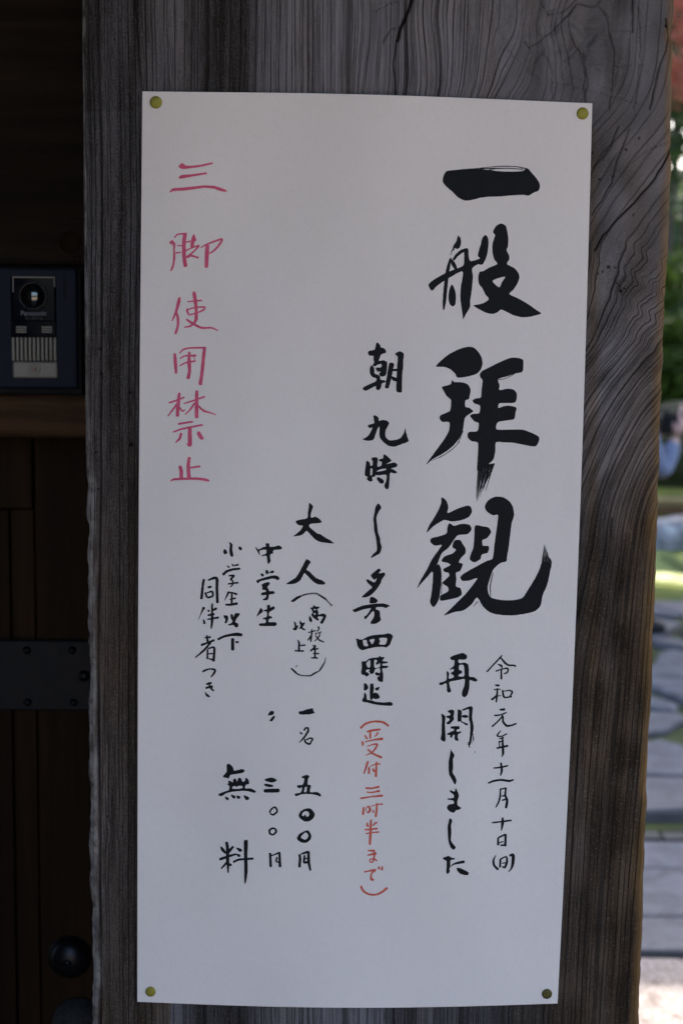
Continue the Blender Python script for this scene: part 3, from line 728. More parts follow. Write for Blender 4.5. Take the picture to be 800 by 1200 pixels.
# 観
_t = [S((688 + 6.8 * i, 402, 6), (690 + 6.0 * i, 372 + (i * 17 % 12), 4), (694 + 3.4 * i, 340 + (i * 29 % 36), 1.5)) for i in range(8)]
ch('C', K_, P([(165,57),(190,75),(200,110),(197,138),(250,115),(300,100),(318,108),(322,135),(305,160),(260,178),(215,182),(180,175),(150,190),(120,210),(88,240),(100,205),(125,165),(150,120),(163,85)]),
   P([(205,192),(230,205),(270,195),(310,200),(320,225),(300,248),(250,255),(225,285),(200,320),(165,350),(140,410),(100,460),(60,505),(38,530),(55,490),(90,430),(115,380),(150,330),(165,305),(130,308),(107,290),(112,270),(150,260),(190,245),(195,215)]),
   P([(150,405),(162,430),(165,470),(160,530),(150,590),(125,628),(105,605),(112,560),(118,500),(120,450),(110,440),(130,420)]),
   P([(235,280),(262,280),(275,300),(290,325),(288,350),(268,370),(255,395),(275,405),(262,440),(240,450),(242,480),(240,520),(262,530),(270,560),(250,578),(200,590),(160,595),(158,570),(185,555),(200,545),(198,525),(170,505),(185,485),(205,465),(200,450),(180,445),(175,430),(210,410),(195,398),(165,390),(180,365),(220,350),(240,330),(222,318),(225,295)]),
   P([(340,205),(380,208),(410,215),(422,240),(400,270),(378,280),(380,308),(410,312),(405,345),(375,355),(365,380),(335,395),(312,380),(318,350),(330,320),(335,260)]),
   P([(390,105),(405,75),(440,55),(480,55),(515,75),(535,105),(542,150),(530,190),(522,250),(515,310),(505,370),(502,390),(470,400),(435,432),(420,470),(405,520),(408,555),(425,580),(480,592),(540,592),(585,580),(610,545),(650,480),(675,430),(690,392),(735,402),(730,440),(715,510),(690,570),(680,620),(650,650),(590,665),(530,672),(460,668),(415,655),(380,625),(350,580),(320,615),(280,645),(230,655),(178,672),(210,640),(250,600),(290,560),(330,510),(350,478),(310,490),(275,492),(262,475),(280,455),(340,420),(400,388),(430,375),(440,300),(450,230),(458,150),(430,150),(400,130)]),
   *_t, dry=[S((432,450,4),(418,520,6),(420,570,3)), S((690,390,4),(698,350,5),(700,300,1)), S((352,600,4),(330,625,3)), S((712,380,3),(706,340,3),(702,315,1)), S((166,500,4),(164,560,3)), *[S((692 + 6 * i, 385, 3), (694 + 4.5 * i, 350, 3), (698 + 1.5 * i, 305 + (i * 19 % 30), 1)) for i in range(6)]])
# 朝
ch('D', K_, P([(300,130),(325,140),(350,170),(348,190),(400,210),(425,245),(420,270),(380,280),(355,295),(340,340),(330,375),(390,368),(435,390),(440,430),(435,500),(425,560),(390,585),(345,580),(330,550),(350,520),(310,520),(288,480),(300,465),(345,465),(365,450),(360,420),(320,425),(270,450),(244,432),(265,400),(255,350),(255,310),(200,305),(180,265),(200,240),(270,225),(285,170)]),
   P([(225,440),(240,436),(262,470),(270,500),(272,545),(320,565),(345,590),(350,625),(410,640),(420,660),(370,680),(355,740),(320,770),(290,750),(285,715),(220,745),(150,778),(110,750),(130,725),(200,690),(285,650),(295,612),(240,590),(212,550),(205,500),(212,460)]),
   S((500,415,60),(482,500,58),(465,600,55),(447,680,50),(433,735,44)),
   P([(545,285),(570,262),(610,248),(660,275),(662,310),(655,380),(655,440),(642,560),(638,680),(635,795),(605,800),(570,790),(560,750),(565,600),(572,450),(580,325)]),
   S((515,500,26),(590,495,28)), S((500,590,20),(530,618,44),(580,632,38)))
# 九
ch('E', K_, P([(258,80),(290,80),(325,110),(330,150),(380,138),(440,150),(465,180),(450,220),(420,280),(415,340),(430,380),(470,410),(540,408),(610,385),(655,330),(685,250),(695,310),(715,380),(728,415),(700,440),(640,460),(590,480),(530,497),(460,485),(400,445),(350,390),(335,330),(335,230),(310,260),(285,330),(265,390),(240,410),(180,418),(110,398),(150,375),(200,330),(240,245),(200,248),(180,215),(200,200),(265,180),(258,120)]))
# 時
ch('E', K_, P([(165,685),(205,710),(215,750),(240,750),(245,690),(228,660),(250,640),(300,640),(315,670),(310,760),(360,750),(365,700),(330,690),(340,665),(385,650),(390,610),(410,600),(495,680),(450,715),(430,730),(540,708),(578,740),(565,765),(490,790),(520,800),(570,835),(550,855),(485,845),(475,870),(470,960),(460,1050),(435,1068),(405,1040),(405,1000),(425,960),(425,875),(330,880),(280,880),(275,900),(240,905),(245,945),(225,965),(190,955),(165,925),(180,905),(140,880),(140,850),(150,760)], [(218,790),(240,790),(238,870),(215,880)], [(300,828),(350,800),(420,790),(425,808),(360,825)]),
   P([(310,905),(350,915),(395,950),(390,985),(350,990),(320,960),(300,925)]))
# wave dash
ch('F', K_, P([(265,80),(292,118),(270,155),(248,210),(255,290),(262,350),(282,410),(285,450),(297,490),(280,545),(240,570),(195,592),(215,555),(250,520),(248,450),(240,390),(225,330),(222,270),(218,220),(232,150),(240,110)]))
# 夕
ch('F', K_, P([(268,690),(288,705),(270,735),(320,728),(328,750),(300,790),(285,830),(245,890),(200,935),(155,958),(108,960),(135,930),(180,890),(205,865),(170,830),(150,800),(165,790),(228,820),(250,780),(225,795),(195,760),(200,745)]))
# 方
ch('G', K_, P([(315,135),(350,125),(400,150),(432,185),(410,220),(310,225)]),
   P([(40,335),(100,300),(200,262),(300,245),(400,232),(460,230),(530,230),(620,262),(590,285),(555,300),(510,285),(400,290),(300,305),(200,325),(90,365),(60,360)]),
   P([(340,290),(410,285),(400,315),(455,340),(470,380),(470,430),(480,490),(440,525),(400,545),(325,548),(325,515),(350,480),(375,430),(375,370),(360,345),(310,400),(270,450),(235,478),(220,430),(245,425),(290,370)]))
# 四
ch('H', K_, P([(140,205),(180,220),(225,222),(300,180),(400,160),(520,150),(580,140),(630,175),(610,240),(590,290),(545,328),(500,320),(400,325),(300,345),(225,365),(180,345),(155,300),(145,250)], [(230,235),(275,230),(285,270),(300,305),(250,312),(238,290)], [(320,228),(380,215),(378,250),(350,285),(335,260)], [(450,205),(548,205),(530,285),(450,285),(460,245)]))
# 時
ch('H', K_, P([(215,515),(260,515),(310,480),(370,468),(440,460),(448,440),(470,455),(520,460),(500,490),(490,510),(560,520),(555,540),(495,545),(490,570),(560,575),(572,585),(545,605),(490,612),(500,680),(500,750),(490,790),(450,785),(425,760),(425,725),(455,705),(420,705),(395,690),(400,660),(455,670),(455,610),(400,615),(385,640),(370,675),(330,685),(320,660),(290,660),(315,690),(280,718),(250,700),(215,690),(205,650),(215,600)],
   [(275,540),(325,500),(325,590),(295,595)], [(385,495),(420,510),(400,545),(420,560),(455,540),(455,590),(385,595)], [(275,630),(320,625),(310,650),(275,660)]))
# 迄
ch('H', K_, P([(245,808),(275,815),(300,855),(290,890),(245,905),(242,860)]), P([(250,930),(275,960),(285,1025),(340,1035),(400,1055),(500,1065),(600,1058),(630,1085),(610,1110),(490,1105),(380,1090),(300,1070),(225,1055),(218,1035),(240,990)]),
   S((348,820,38),(350,870,44),(345,940,40),(345,1020,34)), P([(390,880),(415,865),(450,855),(440,895),(410,905)]), P([(360,945),(410,935),(440,960),(455,1000),(420,1020),(375,1015),(360,985)]))
# （受付三時半まで）
ch('I', V_, S((135,200,20),(165,170,20),(210,138,20),(300,115,18),(400,118,20),(450,140,20),(490,172,18)))
ch('I', V_, S((215,245,14),(290,228,20),(385,215,20)), S((260,240,18),(258,330,18)), S((185,290,12),(220,335,18)), S((355,255,18),(340,285,14),(312,310,8)), S((150,370,12),(165,398,22),(155,422,14)), S((190,375,10),(300,350,14),(415,335,26)), S((215,435,8),(280,412,12),(345,405,18),(330,450,18),(280,510,14),(200,548,8)), S((225,470,14),(290,525,18),(405,575,20)))
ch('I', V_, S((228,625,20),(205,700,18),(178,780,14)), S((242,700,18),(240,780,20)), S((255,690,7),(310,665,10),(385,655,16)), S((340,630,16),(335,720,20),(330,820,22)), S((290,720,18),(312,755,22)))
ch('I', V_, S((200,965,18),(280,968,16),(370,948,20)), S((215,1018,12),(280,1022,14),(378,1002,20)), S((135,1098,18),(280,1075,14),(415,1062,22)))
ch('J', V_, S((160,60,16),(152,145,20)), S((185,100,8),(190,70,7),(215,50,14),(235,90,20),(215,120,16),(190,112,8)), S((240,50,7),(310,30,9),(380,22,14)), S((315,15,16),(310,100,18),(300,170,20)), S((265,95,10),(275,120,18)))
ch('J', V_, S((205,240,10),(200,270,18),(220,285,12)), S((312,235,16),(265,275,12)), S((175,325,14),(320,310,16)), S((185,370,12),(250,358,12),(340,350,14)), S((245,205,16),(240,350,22),(232,495,22)))
ch('J', V_, S((210,568,12),(280,570,20)), S((205,622,12),(305,600,22)), S((280,560,18),(285,620,16),(276,670,14),(262,704,12),(232,696,12),(235,670,10),(285,668,12),(312,688,14)))
ch('J', V_, S((165,818,12),(230,805,14),(295,795,20),(255,830,14),(245,870,16),(250,905,20),(275,910,18)), S((340,755,14),(333,785,16)), S((378,755,14),(370,795,22)))
ch('J', V_, S((128,985,20),(145,1025,18),(180,1060,18),(245,1085,16),(320,1080,16),(380,1050,18),(435,1005,20)))
# 再
ch('K', K_, P([(270,105),(330,75),(420,52),(465,80),(465,115),(440,130),(370,132),(378,170),(440,165),(480,185),(490,240),(495,325),(550,335),(590,370),(575,388),(530,378),(500,370),(495,460),(475,540),(440,572),(410,550),(415,490),(435,440),(440,360),(380,368),(300,382),(262,395),(270,450),(282,500),(260,518),(235,500),(225,410),(170,430),(140,420),(150,400),(225,370),(230,265),(260,290),(255,350),(310,340),(312,315),(280,295),(290,275),(312,268),(310,240),(270,250),(275,235),(315,200),(320,140),(290,135)], [(380,195),(430,200),(435,320),(370,325),(372,305),(410,285),(405,260),(375,245)]))
# 開
ch('K', K_, P([(170,765),(215,795),(210,880),(215,980),(218,1075),(205,1092),(160,1065),(170,1000),(172,900),(175,830)]),
   P([(240,735),(290,715),(320,735),(312,790),(315,830),(270,880),(240,888),(225,870),(260,845),(265,825),(225,805),(225,790),(262,785),(275,765)]),
   P([(362,715),(400,725),(408,750),(405,845),(440,865),(482,885),(462,902),(420,875),(385,855),(360,860),(358,840)]), S((412,795,22),(450,795,32),(478,798,20)),
   P([(405,720),(440,700),(510,675),(535,690),(530,780),(530,830),(545,900),(545,950),(530,1020),(518,1100),(500,1140),(480,1125),(495,1080),(505,980),(505,880),(490,820),(490,715),(430,728)]),
   S((535,1000,10),(543,1050,8),(528,1110,3)), S((488,1100,8),(490,1130,8),(500,1158,4)), dry=[S((540,1020,5),(548,1060,5),(545,1090,2)), S((480,1100,6),(470,1130,3))])
CH[-1] = (CH[-1][0], CH[-1][1], CH[-1][2] + (P([(280,915),(375,910),(380,940),(350,950),(350,975),(395,970),(400,985),(365,1005),(360,1040),(370,1075),(345,1082),(322,1060),(325,1015),(310,1010),(290,1045),(270,1040),(270,1015),(235,1010),(240,995),(280,975),(310,965),(320,945),(280,935)]),), CH[-1][3])
# しました
ch('L', K_, P([(210,33),(240,70),(238,90),(228,110),(230,180),(225,225),(245,260),(260,300),(245,333),(225,300),(195,245),(190,200),(190,130),(200,80)]))
ch('L', K_, P([(252,365),(270,395),(280,432),(270,470),(268,510),(300,540),(280,555),(255,560),(235,580),(200,570),(175,540),(190,510),(235,500),(230,475),(180,465),(180,455),(232,450),(235,425),(200,395),(205,380),(240,395)]))
ch('L', K_, P([(200,630),(222,648),(212,690),(215,760),(210,820),(230,855),(252,885),(232,907),(205,880),(188,830),(183,770),(182,700),(190,660)]))
ch('L', K_, P([(140,975),(160,970),(190,960),(215,975),(245,980),(240,992),(208,1000),(205,1050),(198,1075),(200,1100),(178,1120),(170,1100),(172,1040),(170,1005),(145,992)]), S((205,1058,4),(230,1035,12),(270,1022,18),(325,1012,22)), P([(262,1065),(300,1070),(330,1085),(365,1105),(362,1128),(330,1128),(290,1115),(265,1090)]))
ch('L', K_, P([(416,44),(424,42),(428,49),(420,53)]), P([(362,0),(376,-4),(380,4),(370,8)]), P([(205,24),(214,22),(218,28),(208,31)]))
# 令和元年
ch('M', K_, S((257,72,10),(235,100,16),(150,190,14),(95,250,16)), S((235,90,12),(290,155,22),(330,180,18),(385,182,16),(403,193,18)), S((215,170,14),(252,188,20),(255,212,12)), S((190,245,14),(250,225,12),(318,215,16),(312,258,16),(278,272,12)), S((248,232,16),(250,330,20)))
ch('M', K_, S((185,395,14),(225,402,22)), S((170,445,12),(240,440,10)), S((208,430,12),(202,500,20),(195,580,14)), S((145,552,22),(175,530,18),(203,500,12)), S((210,514,10),(242,508,8)), S((262,452,16),(275,520,20),(300,530,14),(360,520,16)), S((268,464,8),(330,453,12),(366,468,18),(345,520,14)))
ch('M', K_, S((235,662,18),(285,658,24)), S((175,725,16),(240,718,14),(305,692,12)), S((268,725,16),(210,790,14),(150,845,16)), S((268,740,18),(268,790,20),(308,835,22),(370,828,16),(412,810,14)))
ch('M', K_, S((242,890,10),(205,942,16),(250,950,12),(310,922,12)), S((228,978,12),(275,962,12)), S((220,1012,12),(272,1000,14)), S((200,1078,16),(260,1065,20),(320,1052,20)), S((262,960,14),(265,1060,22),(268,1130,24),(256,1172,8)), S((228,1000,10),(230,1065,10)))
# 十一月十日(日)
ch('N', K_, S((150,125,12),(215,118,14),(287,102,14)), S((220,75,16),(228,150,20),(215,197,10)))
ch('N', K_, S((98,270,14),(150,250,18),(220,240,18),(300,250,20),(343,238,12)))
ch('N', K_, S((215,325,12),(212,400,16),(195,460,14),(170,505,10)), S((215,330,12),(272,318,12)), S((268,318,14),(262,390,18),(280,440,22),(268,510,22)), S((230,397,12),(262,390,10)), S((228,438,12),(268,428,16)))
ch('N', K_, S((135,655,12),(220,645,14),(320,632,16)), S((236,606,14),(235,660,26),(224,728,10)))
ch('N', K_, S((192,802,16),(192,870,20)), S((195,800,14),(262,768,16)), S((265,768,20),(262,880,20)), S((202,850,8),(240,838,12)), S((215,874,12),(262,872,18)))
ch('N', K_, S((170,970,6),(148,1020,18),(155,1070,20),(192,1108,20)), S((215,1012,18),(210,1085,18)), S((215,1008,12),(270,985,14),(278,1030,20),(258,1088,18),(230,1080,10)), S((230,1048,10),(268,1042,10)), S((305,975,16),(337,968,26),(335,1050,26),(320,1100,16),(292,1132,6)))
# 大人
ch('O', K_, P([(352,100),(385,125),(402,150),(385,200),(372,250),(378,290),(430,278),(480,305),(512,345),(490,358),(370,370),(350,400),(400,450),(455,492),(490,500),(550,540),(620,580),(670,620),(620,618),(540,610),(490,600),(430,570),(370,510),(320,460),(290,485),(250,515),(150,530),(190,495),(240,450),(270,395),(230,390),(200,375),(180,335),(240,315),(325,295),(335,220),(345,150)]))
ch('O', K_, P([(322,820),(370,855),(345,900),(318,955),(350,975),(400,1025),(440,1060),(530,1100),(558,1130),(540,1145),(470,1145),(400,1105),(340,1045),(292,1000),(265,1045),(235,1095),(190,1125),(150,1138),(58,1140),(110,1100),(180,1055),(240,960),(300,845)]))
# (高校生以上)
ch('P', K_, S((118,160,10),(150,150,30),(200,115,30),(250,92,20)), S((260,86,12),(330,68,8)), S((470,78,10),(520,105,18),(560,130,20)), dry=[S((240,95,16),(320,68,18),(440,60,18),(500,92,22),(560,132,22),(605,180,14),(640,215,22))])
ch('P', K_, P([(405,205),(428,222),(485,232),(470,252),(455,262),(470,300),(472,330),(520,315),(560,325),(570,350),(555,390),(520,448),(490,435),(510,395),(528,358),(470,355),(460,370),(475,395),(465,410),(430,390),(385,350),(380,320),(395,310),(385,270),(362,245),(400,232)], [(410,258),(435,260),(432,275),(412,272)], [(412,312),(432,312),(432,330),(412,332)]), P([(355,340),(378,370),(392,410),(375,428),(350,405),(348,370)]))
ch('P', K_, S((340,560,12),(430,535,14)), S((385,520,16),(380,600,20),(372,675,16)), S((378,595,14),(350,640,20),(330,658,10)), S((465,485,20),(478,508,16),(452,545,14)), S((430,578,10),(505,550,12)), S((435,560,8),(440,620,12)), S((490,570,14),(470,620,16),(420,670,10)), S((438,605,12),(480,655,18),(540,682,14)))
ch('P', K_, S((400,728,18),(430,735,20),(370,795,18)), S((372,782,12),(465,765,18)), S((425,742,18),(425,880,22)), S((400,828,10),(475,828,18)), S((380,882,16),(455,885,20)))
ch('P', K_, P([(155,415),(185,440),(190,470),(215,468),(185,530),(150,525),(140,510),(165,490),(160,445)]), P([(235,405),(262,435),(300,430),(285,465),(270,495),(305,520),(290,535),(255,515),(225,510),(210,520),(240,475),(228,440)]))
ch('P', K_, S((207,655,10),(222,690,22),(222,780,24)), S((235,725,14),(300,720,18)), S((170,792,16),(230,795,20),(280,795,20)))
ch('P', K_, S((118,1015,12),(150,1042,22),(200,1088,16),(245,1104,9),(300,1112,8),(370,1108,10),(420,1080,14),(480,1050,10),(522,985,10),(545,940,9),(562,880,4)), S((195,980,12),(180,1005,5)), dry=[S((565,870,5),(547,940,14),(520,990,20),(480,1050,18)), S((480,1050,10),(420,1080,22),(370,1110,18),(300,1112,14),(240,1105,16),(195,1085,16))])
# 中学生
ch('Q', K_, P([(235,75),(275,75),(285,115),(340,115),(400,100),(440,125),(430,150),(340,160),(325,180),(330,200),(290,220),(295,300),(270,338),(255,320),(242,235),(185,240),(180,228),(235,205),(235,155),(165,165),(152,180),(162,225),(148,215),(98,125),(115,125),(140,150),(200,120),(232,112)]))
ch('Q', K_, P([(170,460),(195,458),(212,480),(195,502),(170,480)]), P([(235,415),(265,420),(268,445),(320,418),(342,435),(325,455),(285,452),(245,468),(228,440)]), S((125,565,38),(160,545,26),(240,522,32),(320,505,34),(370,510,42),(395,530,34)),
   P([(180,600),(230,575),(270,568),(288,590),(255,630),(270,660),(280,685),(330,682),(348,705),(330,722),(280,730),(265,785),(235,803),(190,795),(230,765),(240,735),(185,738),(172,715),(195,700),(235,690),(225,670),(190,668),(188,630)]))
ch('Q', K_, P([(255,862),(285,862),(292,895),(335,878),(350,905),(320,930),(280,955),(275,1000),(305,1005),(315,1030),(275,1042),(275,1080),(350,1080),(378,1105),(350,1130),(160,1130),(145,1108),(170,1095),(228,1090),(232,1050),(200,1045),(198,1030),(245,1010),(245,950),(205,940),(205,928),(245,915)]), P([(170,900),(195,925),(195,950),(170,970),(118,1008),(130,970),(150,930)]))
# 小学生以下
ch('R', K_, P([(155,85),(185,105),(185,160),(195,215),(180,230),(165,215),(155,170),(160,120)]), P([(100,160),(115,152),(138,185),(115,205),(98,190)]), P([(245,130),(265,130),(280,155),(262,165),(245,150)]))
ch('R', K_, S((135,315,10),(152,330,16)), S((182,300,12),(195,315,16)), S((205,312,10),(242,305,18)), S((95,400,24),(130,370,22),(180,352,20),(258,342,18)), S((152,412,14),(200,410,18),(170,445,18),(188,462,14),(185,500,14),(162,522,8)), S((145,490,14),(240,478,16)))
ch('R', K_, S((148,572,18),(130,610,14),(110,650,6)), S((140,572,16),(190,578,14),(228,592,18)), S((180,575,14),(178,680,18)), S((160,640,10),(215,630,16)), S((120,692,16),(170,692,20),(232,680,22)))
ch('R', K_, P([(100,795),(140,800),(145,830),(130,870),(110,870),(118,835),(105,820)]), P([(170,780),(190,790),(195,810),(215,775),(255,775),(255,790),(225,830),(215,860),(240,875),(240,905),(215,912),(195,890),(150,895),(142,885),(175,870),(185,850),(168,820)]))
ch('R', K_, S((45,1028,20),(100,1002,20),(170,985,22),(230,980,30),(275,985,26)), S((188,1022,26),(188,1130,28)), P([(215,1045),(250,1050),(235,1068),(218,1062)]))
# 同伴者つき
ch('S', K_, S((147,70,20),(138,120,20),(125,245,22)), S((185,76,12),(260,58,24),(265,150,22),(270,280,22)), S((185,142,18),(215,135,16)), S((160,190,16),(175,232,16)), S((165,195,8),(220,180,16),(227,220,16),(180,236,16)))
ch('S', K_, S((147,325,24),(130,360,12),(98,432,4)), S((145,435,12),(152,470,20)), S((185,350,16),(196,362,12)), S((222,290,14),(225,345,18),(262,333,18)), S((185,395,16),(240,385,18)), S((180,432,12),(280,415,18)), S((222,350,16),(222,440,22),(213,515,12)))
ch('S', K_, S((155,600,12),(208,592,16)), S((175,580,16),(182,640,18)), S((125,665,20),(180,645,16),(240,620,18)), S((210,640,16),(150,710,18),(70,778,10)), S((180,705,14),(178,790,16)), S((185,697,12),(240,690,18),(235,810,22)), S((185,745,10),(228,742,10)), S((190,788,10),(232,800,16)))
ch('S', K_, S((135,908,12),(150,898,16),(200,882,12),(245,890,18),(240,920,18),(210,955,10)))
ch('S', K_, S((170,1020,14),(215,1010,18)), S((165,1055,16),(225,1040,20)), S((190,1005,12),(205,1050,16),(235,1080,14)), P([(155,1085),(175,1105),(205,1130),(190,1140),(165,1125)]))
# 一名
ch('T', K_, P([(142,182),(180,175),(230,158),(300,145),(310,175),(325,192),(300,205),(260,213),(155,213)]))
ch('T', K_, P([(150,405),(185,425),(182,440),(160,430)]), S((205,392,20),(220,367,18),(247,368,20),(250,398,20),(220,450,20),(185,495,16),(150,530,8)), S((213,490,14),(212,515,18),(240,540,20),(270,545,20),(285,515,16),(300,490,18),(270,480,16),(228,502,12)))
# 五〇〇円
ch('T', K_, P([(175,915),(235,892),(265,910),(250,935),(245,1000),(280,1010),(272,1085),(340,1085),(380,1100),(395,1125),(385,1138),(340,1120),(270,1110),(180,1112),(115,1133),(95,1115),(110,1103),(165,1090),(180,1035),(155,1045),(125,1030),(130,1010),(190,1000),(205,935),(185,930)], [(205,1085),(215,1035),(235,1030),(228,1085)]))
ch('U', K_, P([(468,525),(490,480),(540,450),(600,448),(645,500),(635,550),(590,585),(540,590),(490,560)], [(505,520),(520,490),(550,475),(580,490),(585,520),(560,540),(540,512),(525,530)]))
ch('U', K_, P([(452,770),(480,725),(570,687),(610,750),(595,795),(550,825),(500,822),(460,795)], [(495,760),(510,740),(545,712),(575,740),(565,775),(540,790),(500,775)]))
ch('U', K_, S((480,955,24),(485,1000,26),(478,1092,26)), S((500,948,16),(575,925,26)), S((578,925,28),(580,1030,28),(598,1128,20)), S((535,965,20),(530,1040,22),(570,1037,24)), S((545,1000,12),(572,998,14)))
# 三〇〇円
ch('U', K_, P([(95,125),(170,105),(228,130),(215,150),(170,160),(110,145)]), P([(88,180),(110,172),(190,190),(185,208),(140,210),(95,195)]), S((92,252,34),(170,250,38),(250,248,38)))
ch('U', K_, S((150,490,18),(172,452,16),(205,432,18),(228,455,18),(230,485,18),(190,516,18),(158,503,16)))
ch('U', K_, S((185,662,18),(150,685,22),(152,720,20),(187,736,18),(222,702,20),(205,668,18),(180,664,16)))
ch('U', K_, S((155,942,24),(158,1000,24),(162,1088,26)), S((170,967,12),(262,932,18)), S((258,935,22),(265,1088,28)), S((232,985,16),(222,1030,16),(258,1040,14)))
# ditto mark
ch('V', K_, P([(80,105),(100,78),(122,80),(120,100),(95,108)]), P([(92,145),(105,125),(125,108),(130,120),(110,148)]))
# 無料
ch('W', K_, P([(120,90),(140,75),(175,105),(190,140),(230,132),(265,125),(285,142),(265,160),(200,172),(155,180),(140,210),(118,205),(90,200),(90,185),(120,150)]),
   P([(135,232),(160,235),(175,248),(185,215),(205,215),(215,240),(230,205),(250,210),(265,240),(285,235),(295,205),(320,225),(325,260),(295,270),(290,300),(340,302),(385,325),(375,342),(300,325),(200,328),(120,345),(75,372),(45,362),(50,350),(100,330),(140,315),(145,280),(125,265),(138,255)], [(176,285),(196,280),(210,288),(232,278),(262,280),(262,300),(175,305)]),
   P([(105,375),(135,385),(142,400),(125,410),(108,390)]), P([(160,358),(190,365),(205,385),(185,395),(165,375)]), P([(210,365),(245,375),(235,398),(215,388)]), P([(278,362),(320,380),(325,400),(300,408),(282,385)]))
ch('W', K_, S((120,790,22),(130,850,26),(130,950,26),(136,1065,12)), S((70,832,14),(85,858,26),(112,888,16)), S((180,830,18),(155,858,22),(138,885,14)), S((60,945,22),(130,920,20),(205,897,16)), S((72,1028,12),(108,990,18),(135,960,16)), S((145,985,14),(160,1000,22)),
   P([(205,838),(250,848),(262,865),(240,878),(220,860)]), P([(205,895),(240,900),(248,918),(225,922)]), S((182,970,16),(230,948,18),(300,942,16),(360,938,18)), P([(278,775),(312,775),(310,900),(312,1050),(305,1110),(292,1165),(282,1165),(280,1050),(278,900)]))
# 三脚使用禁止
ch('X', C_, P([(165,130),(200,95),(240,120),(310,120),(400,108),(500,88),(515,95),(505,105),(380,135),(300,145),(205,155)]), P([(165,245),(195,215),(320,205),(445,188),(450,205),(320,228),(200,250)]), S((78,387,10),(112,363,26),(230,355,28),(330,342,26),(430,332,22),(520,338,26),(580,358,30),(645,376,16)))
ch('X', C_, P([(100,868),(135,905),(130,960),(135,1040),(120,1130),(95,1182),(82,1175),(105,1110),(112,1000),(108,920),(72,900)]), S((125,845,12),(155,812,14),(245,802,14)), S((230,808,34),(220,900,34),(222,1030,34),(235,1130,34)), S((155,922,12),(200,926,12)), S((140,997,14),(188,992,12)), S((240,890,12),(285,880,14)),
   P([(320,808),(345,870),(325,890),(320,930),(290,945),(285,920),(292,870),(300,840)]), S((235,975,16),(280,955,12),(370,925,16),(310,990,16),(250,1042,22),(290,1025,18),(365,1045,18)), S((390,945,10),(440,915,14),(595,860,20),(570,920,20),(520,975,16),(475,1003,12)), S((455,920,34),(450,1020,36),(445,1140,32)))
ch('Y', C_, S((205,138,24),(195,190,36),(165,300,26),(120,408,14)), S((168,310,20),(186,380,28),(185,470,26),(158,560,26)), S((300,185,14),(465,170,18)), S((372,70,22),(378,100,38),(398,250,32),(400,380,36),(380,430,28),(330,472,20),(262,485,14)),
   S((300,262,8),(292,290,22),(315,340,16)), S((290,285,12),(350,262,16),(430,250,16),(500,250,18),(480,285,20),(400,318,16),(315,342,16)), S((285,392,18),(340,430,26),(460,490,24),(580,492,18),(655,525,12)))
ch('Y', C_, S((148,795,26),(155,880,36),(165,1022,26)), S((205,790,12),(250,745,18),(330,728,18),(510,725,20)), S((498,722,34),(485,850,34),(470,1000,34),(448,1155,38)), S((318,778,26),(318,900,38),(322,1000,32),(305,1085,36)), S((212,850,14),(270,820,18),(395,818,26)), S((205,938,12),(280,900,18),(390,880,18)), S((375,840,10),(388,885,10)))
ch('Z', C_, S((203,108,26),(192,200,38),(180,375,34)), S((82,220,16),(160,195,20),(262,155,16)), S((170,240,22),(120,310,18),(68,378,12)), S((205,275,20),(240,318,16),(272,298,8)), S((408,82,30),(405,200,38),(405,392,38)), S((255,230,12),(380,190,18),(500,148,18)), S((380,225,22),(330,300,18),(270,355,12)), S((420,255,20),(490,315,22),(560,335,16),(630,362,10)),
   S((190,468,22),(270,455,20),(358,442,20)), S((132,562,16),(240,525,20),(475,478,20)), S((325,505,36),(325,600,42),(325,715,40),(290,700,10)), S((225,577,24),(205,640,26),(158,688,10)), P([(435,552),(490,640),(450,650),(408,580)]))
ch('Z', C_, S((210,965,32),(225,1020,38),(225,1100,36)), S((320,862,30),(308,950,36),(315,1100,40)), S((335,980,20),(445,965,20)), S((100,1135,12),(140,1117,22),(300,1110,26),(420,1110,26),(520,1125,28),(552,1135,14)))

def catmull(pts, closed, step):
    """resample a polyline (tuples of any length) with a Catmull-Rom spline"""
    p = np.array(pts, float); n = len(p); out = []
    rng_ = range(n) if closed else range(n - 1)
    for i in rng_:
        p1, p2 = p[i], p[(i + 1) % n]
        p0 = p[(i - 1) % n] if closed or i > 0 else 2 * p1 - p2
        p3 = p[(i + 2) % n] if closed or i + 2 < n else 2 * p2 - p1
        L = np.hypot(*(p2 - p1)[:2]); k = max(1, int(round(L / step)))
        # tighten the tangent where neighbouring segments differ a lot, to keep brush corners
        m1 = (p2 - p0) * .5; m2 = (p3 - p1) * .5
        a1 = np.hypot(*m1[:2]); a2 = np.hypot(*m2[:2])
        if a1 > L * 1.0: m1 = m1 * (L * 1.0 / a1)
        if a2 > L * 1.0: m2 = m2 * (L * 1.0 / a2)
        for j in range(k):
            u = j / k
            out.append((2 * u ** 3 - 3 * u ** 2 + 1) * p1 + (u ** 3 - 2 * u ** 2 + u) * m1 * .85 + (-2 * u ** 3 + 3 * u ** 2) * p2 + (u ** 3 - u ** 2) * m2 * .85)
    if not closed: out.append(p[-1])
    return np.array(out)
WF = [.56]
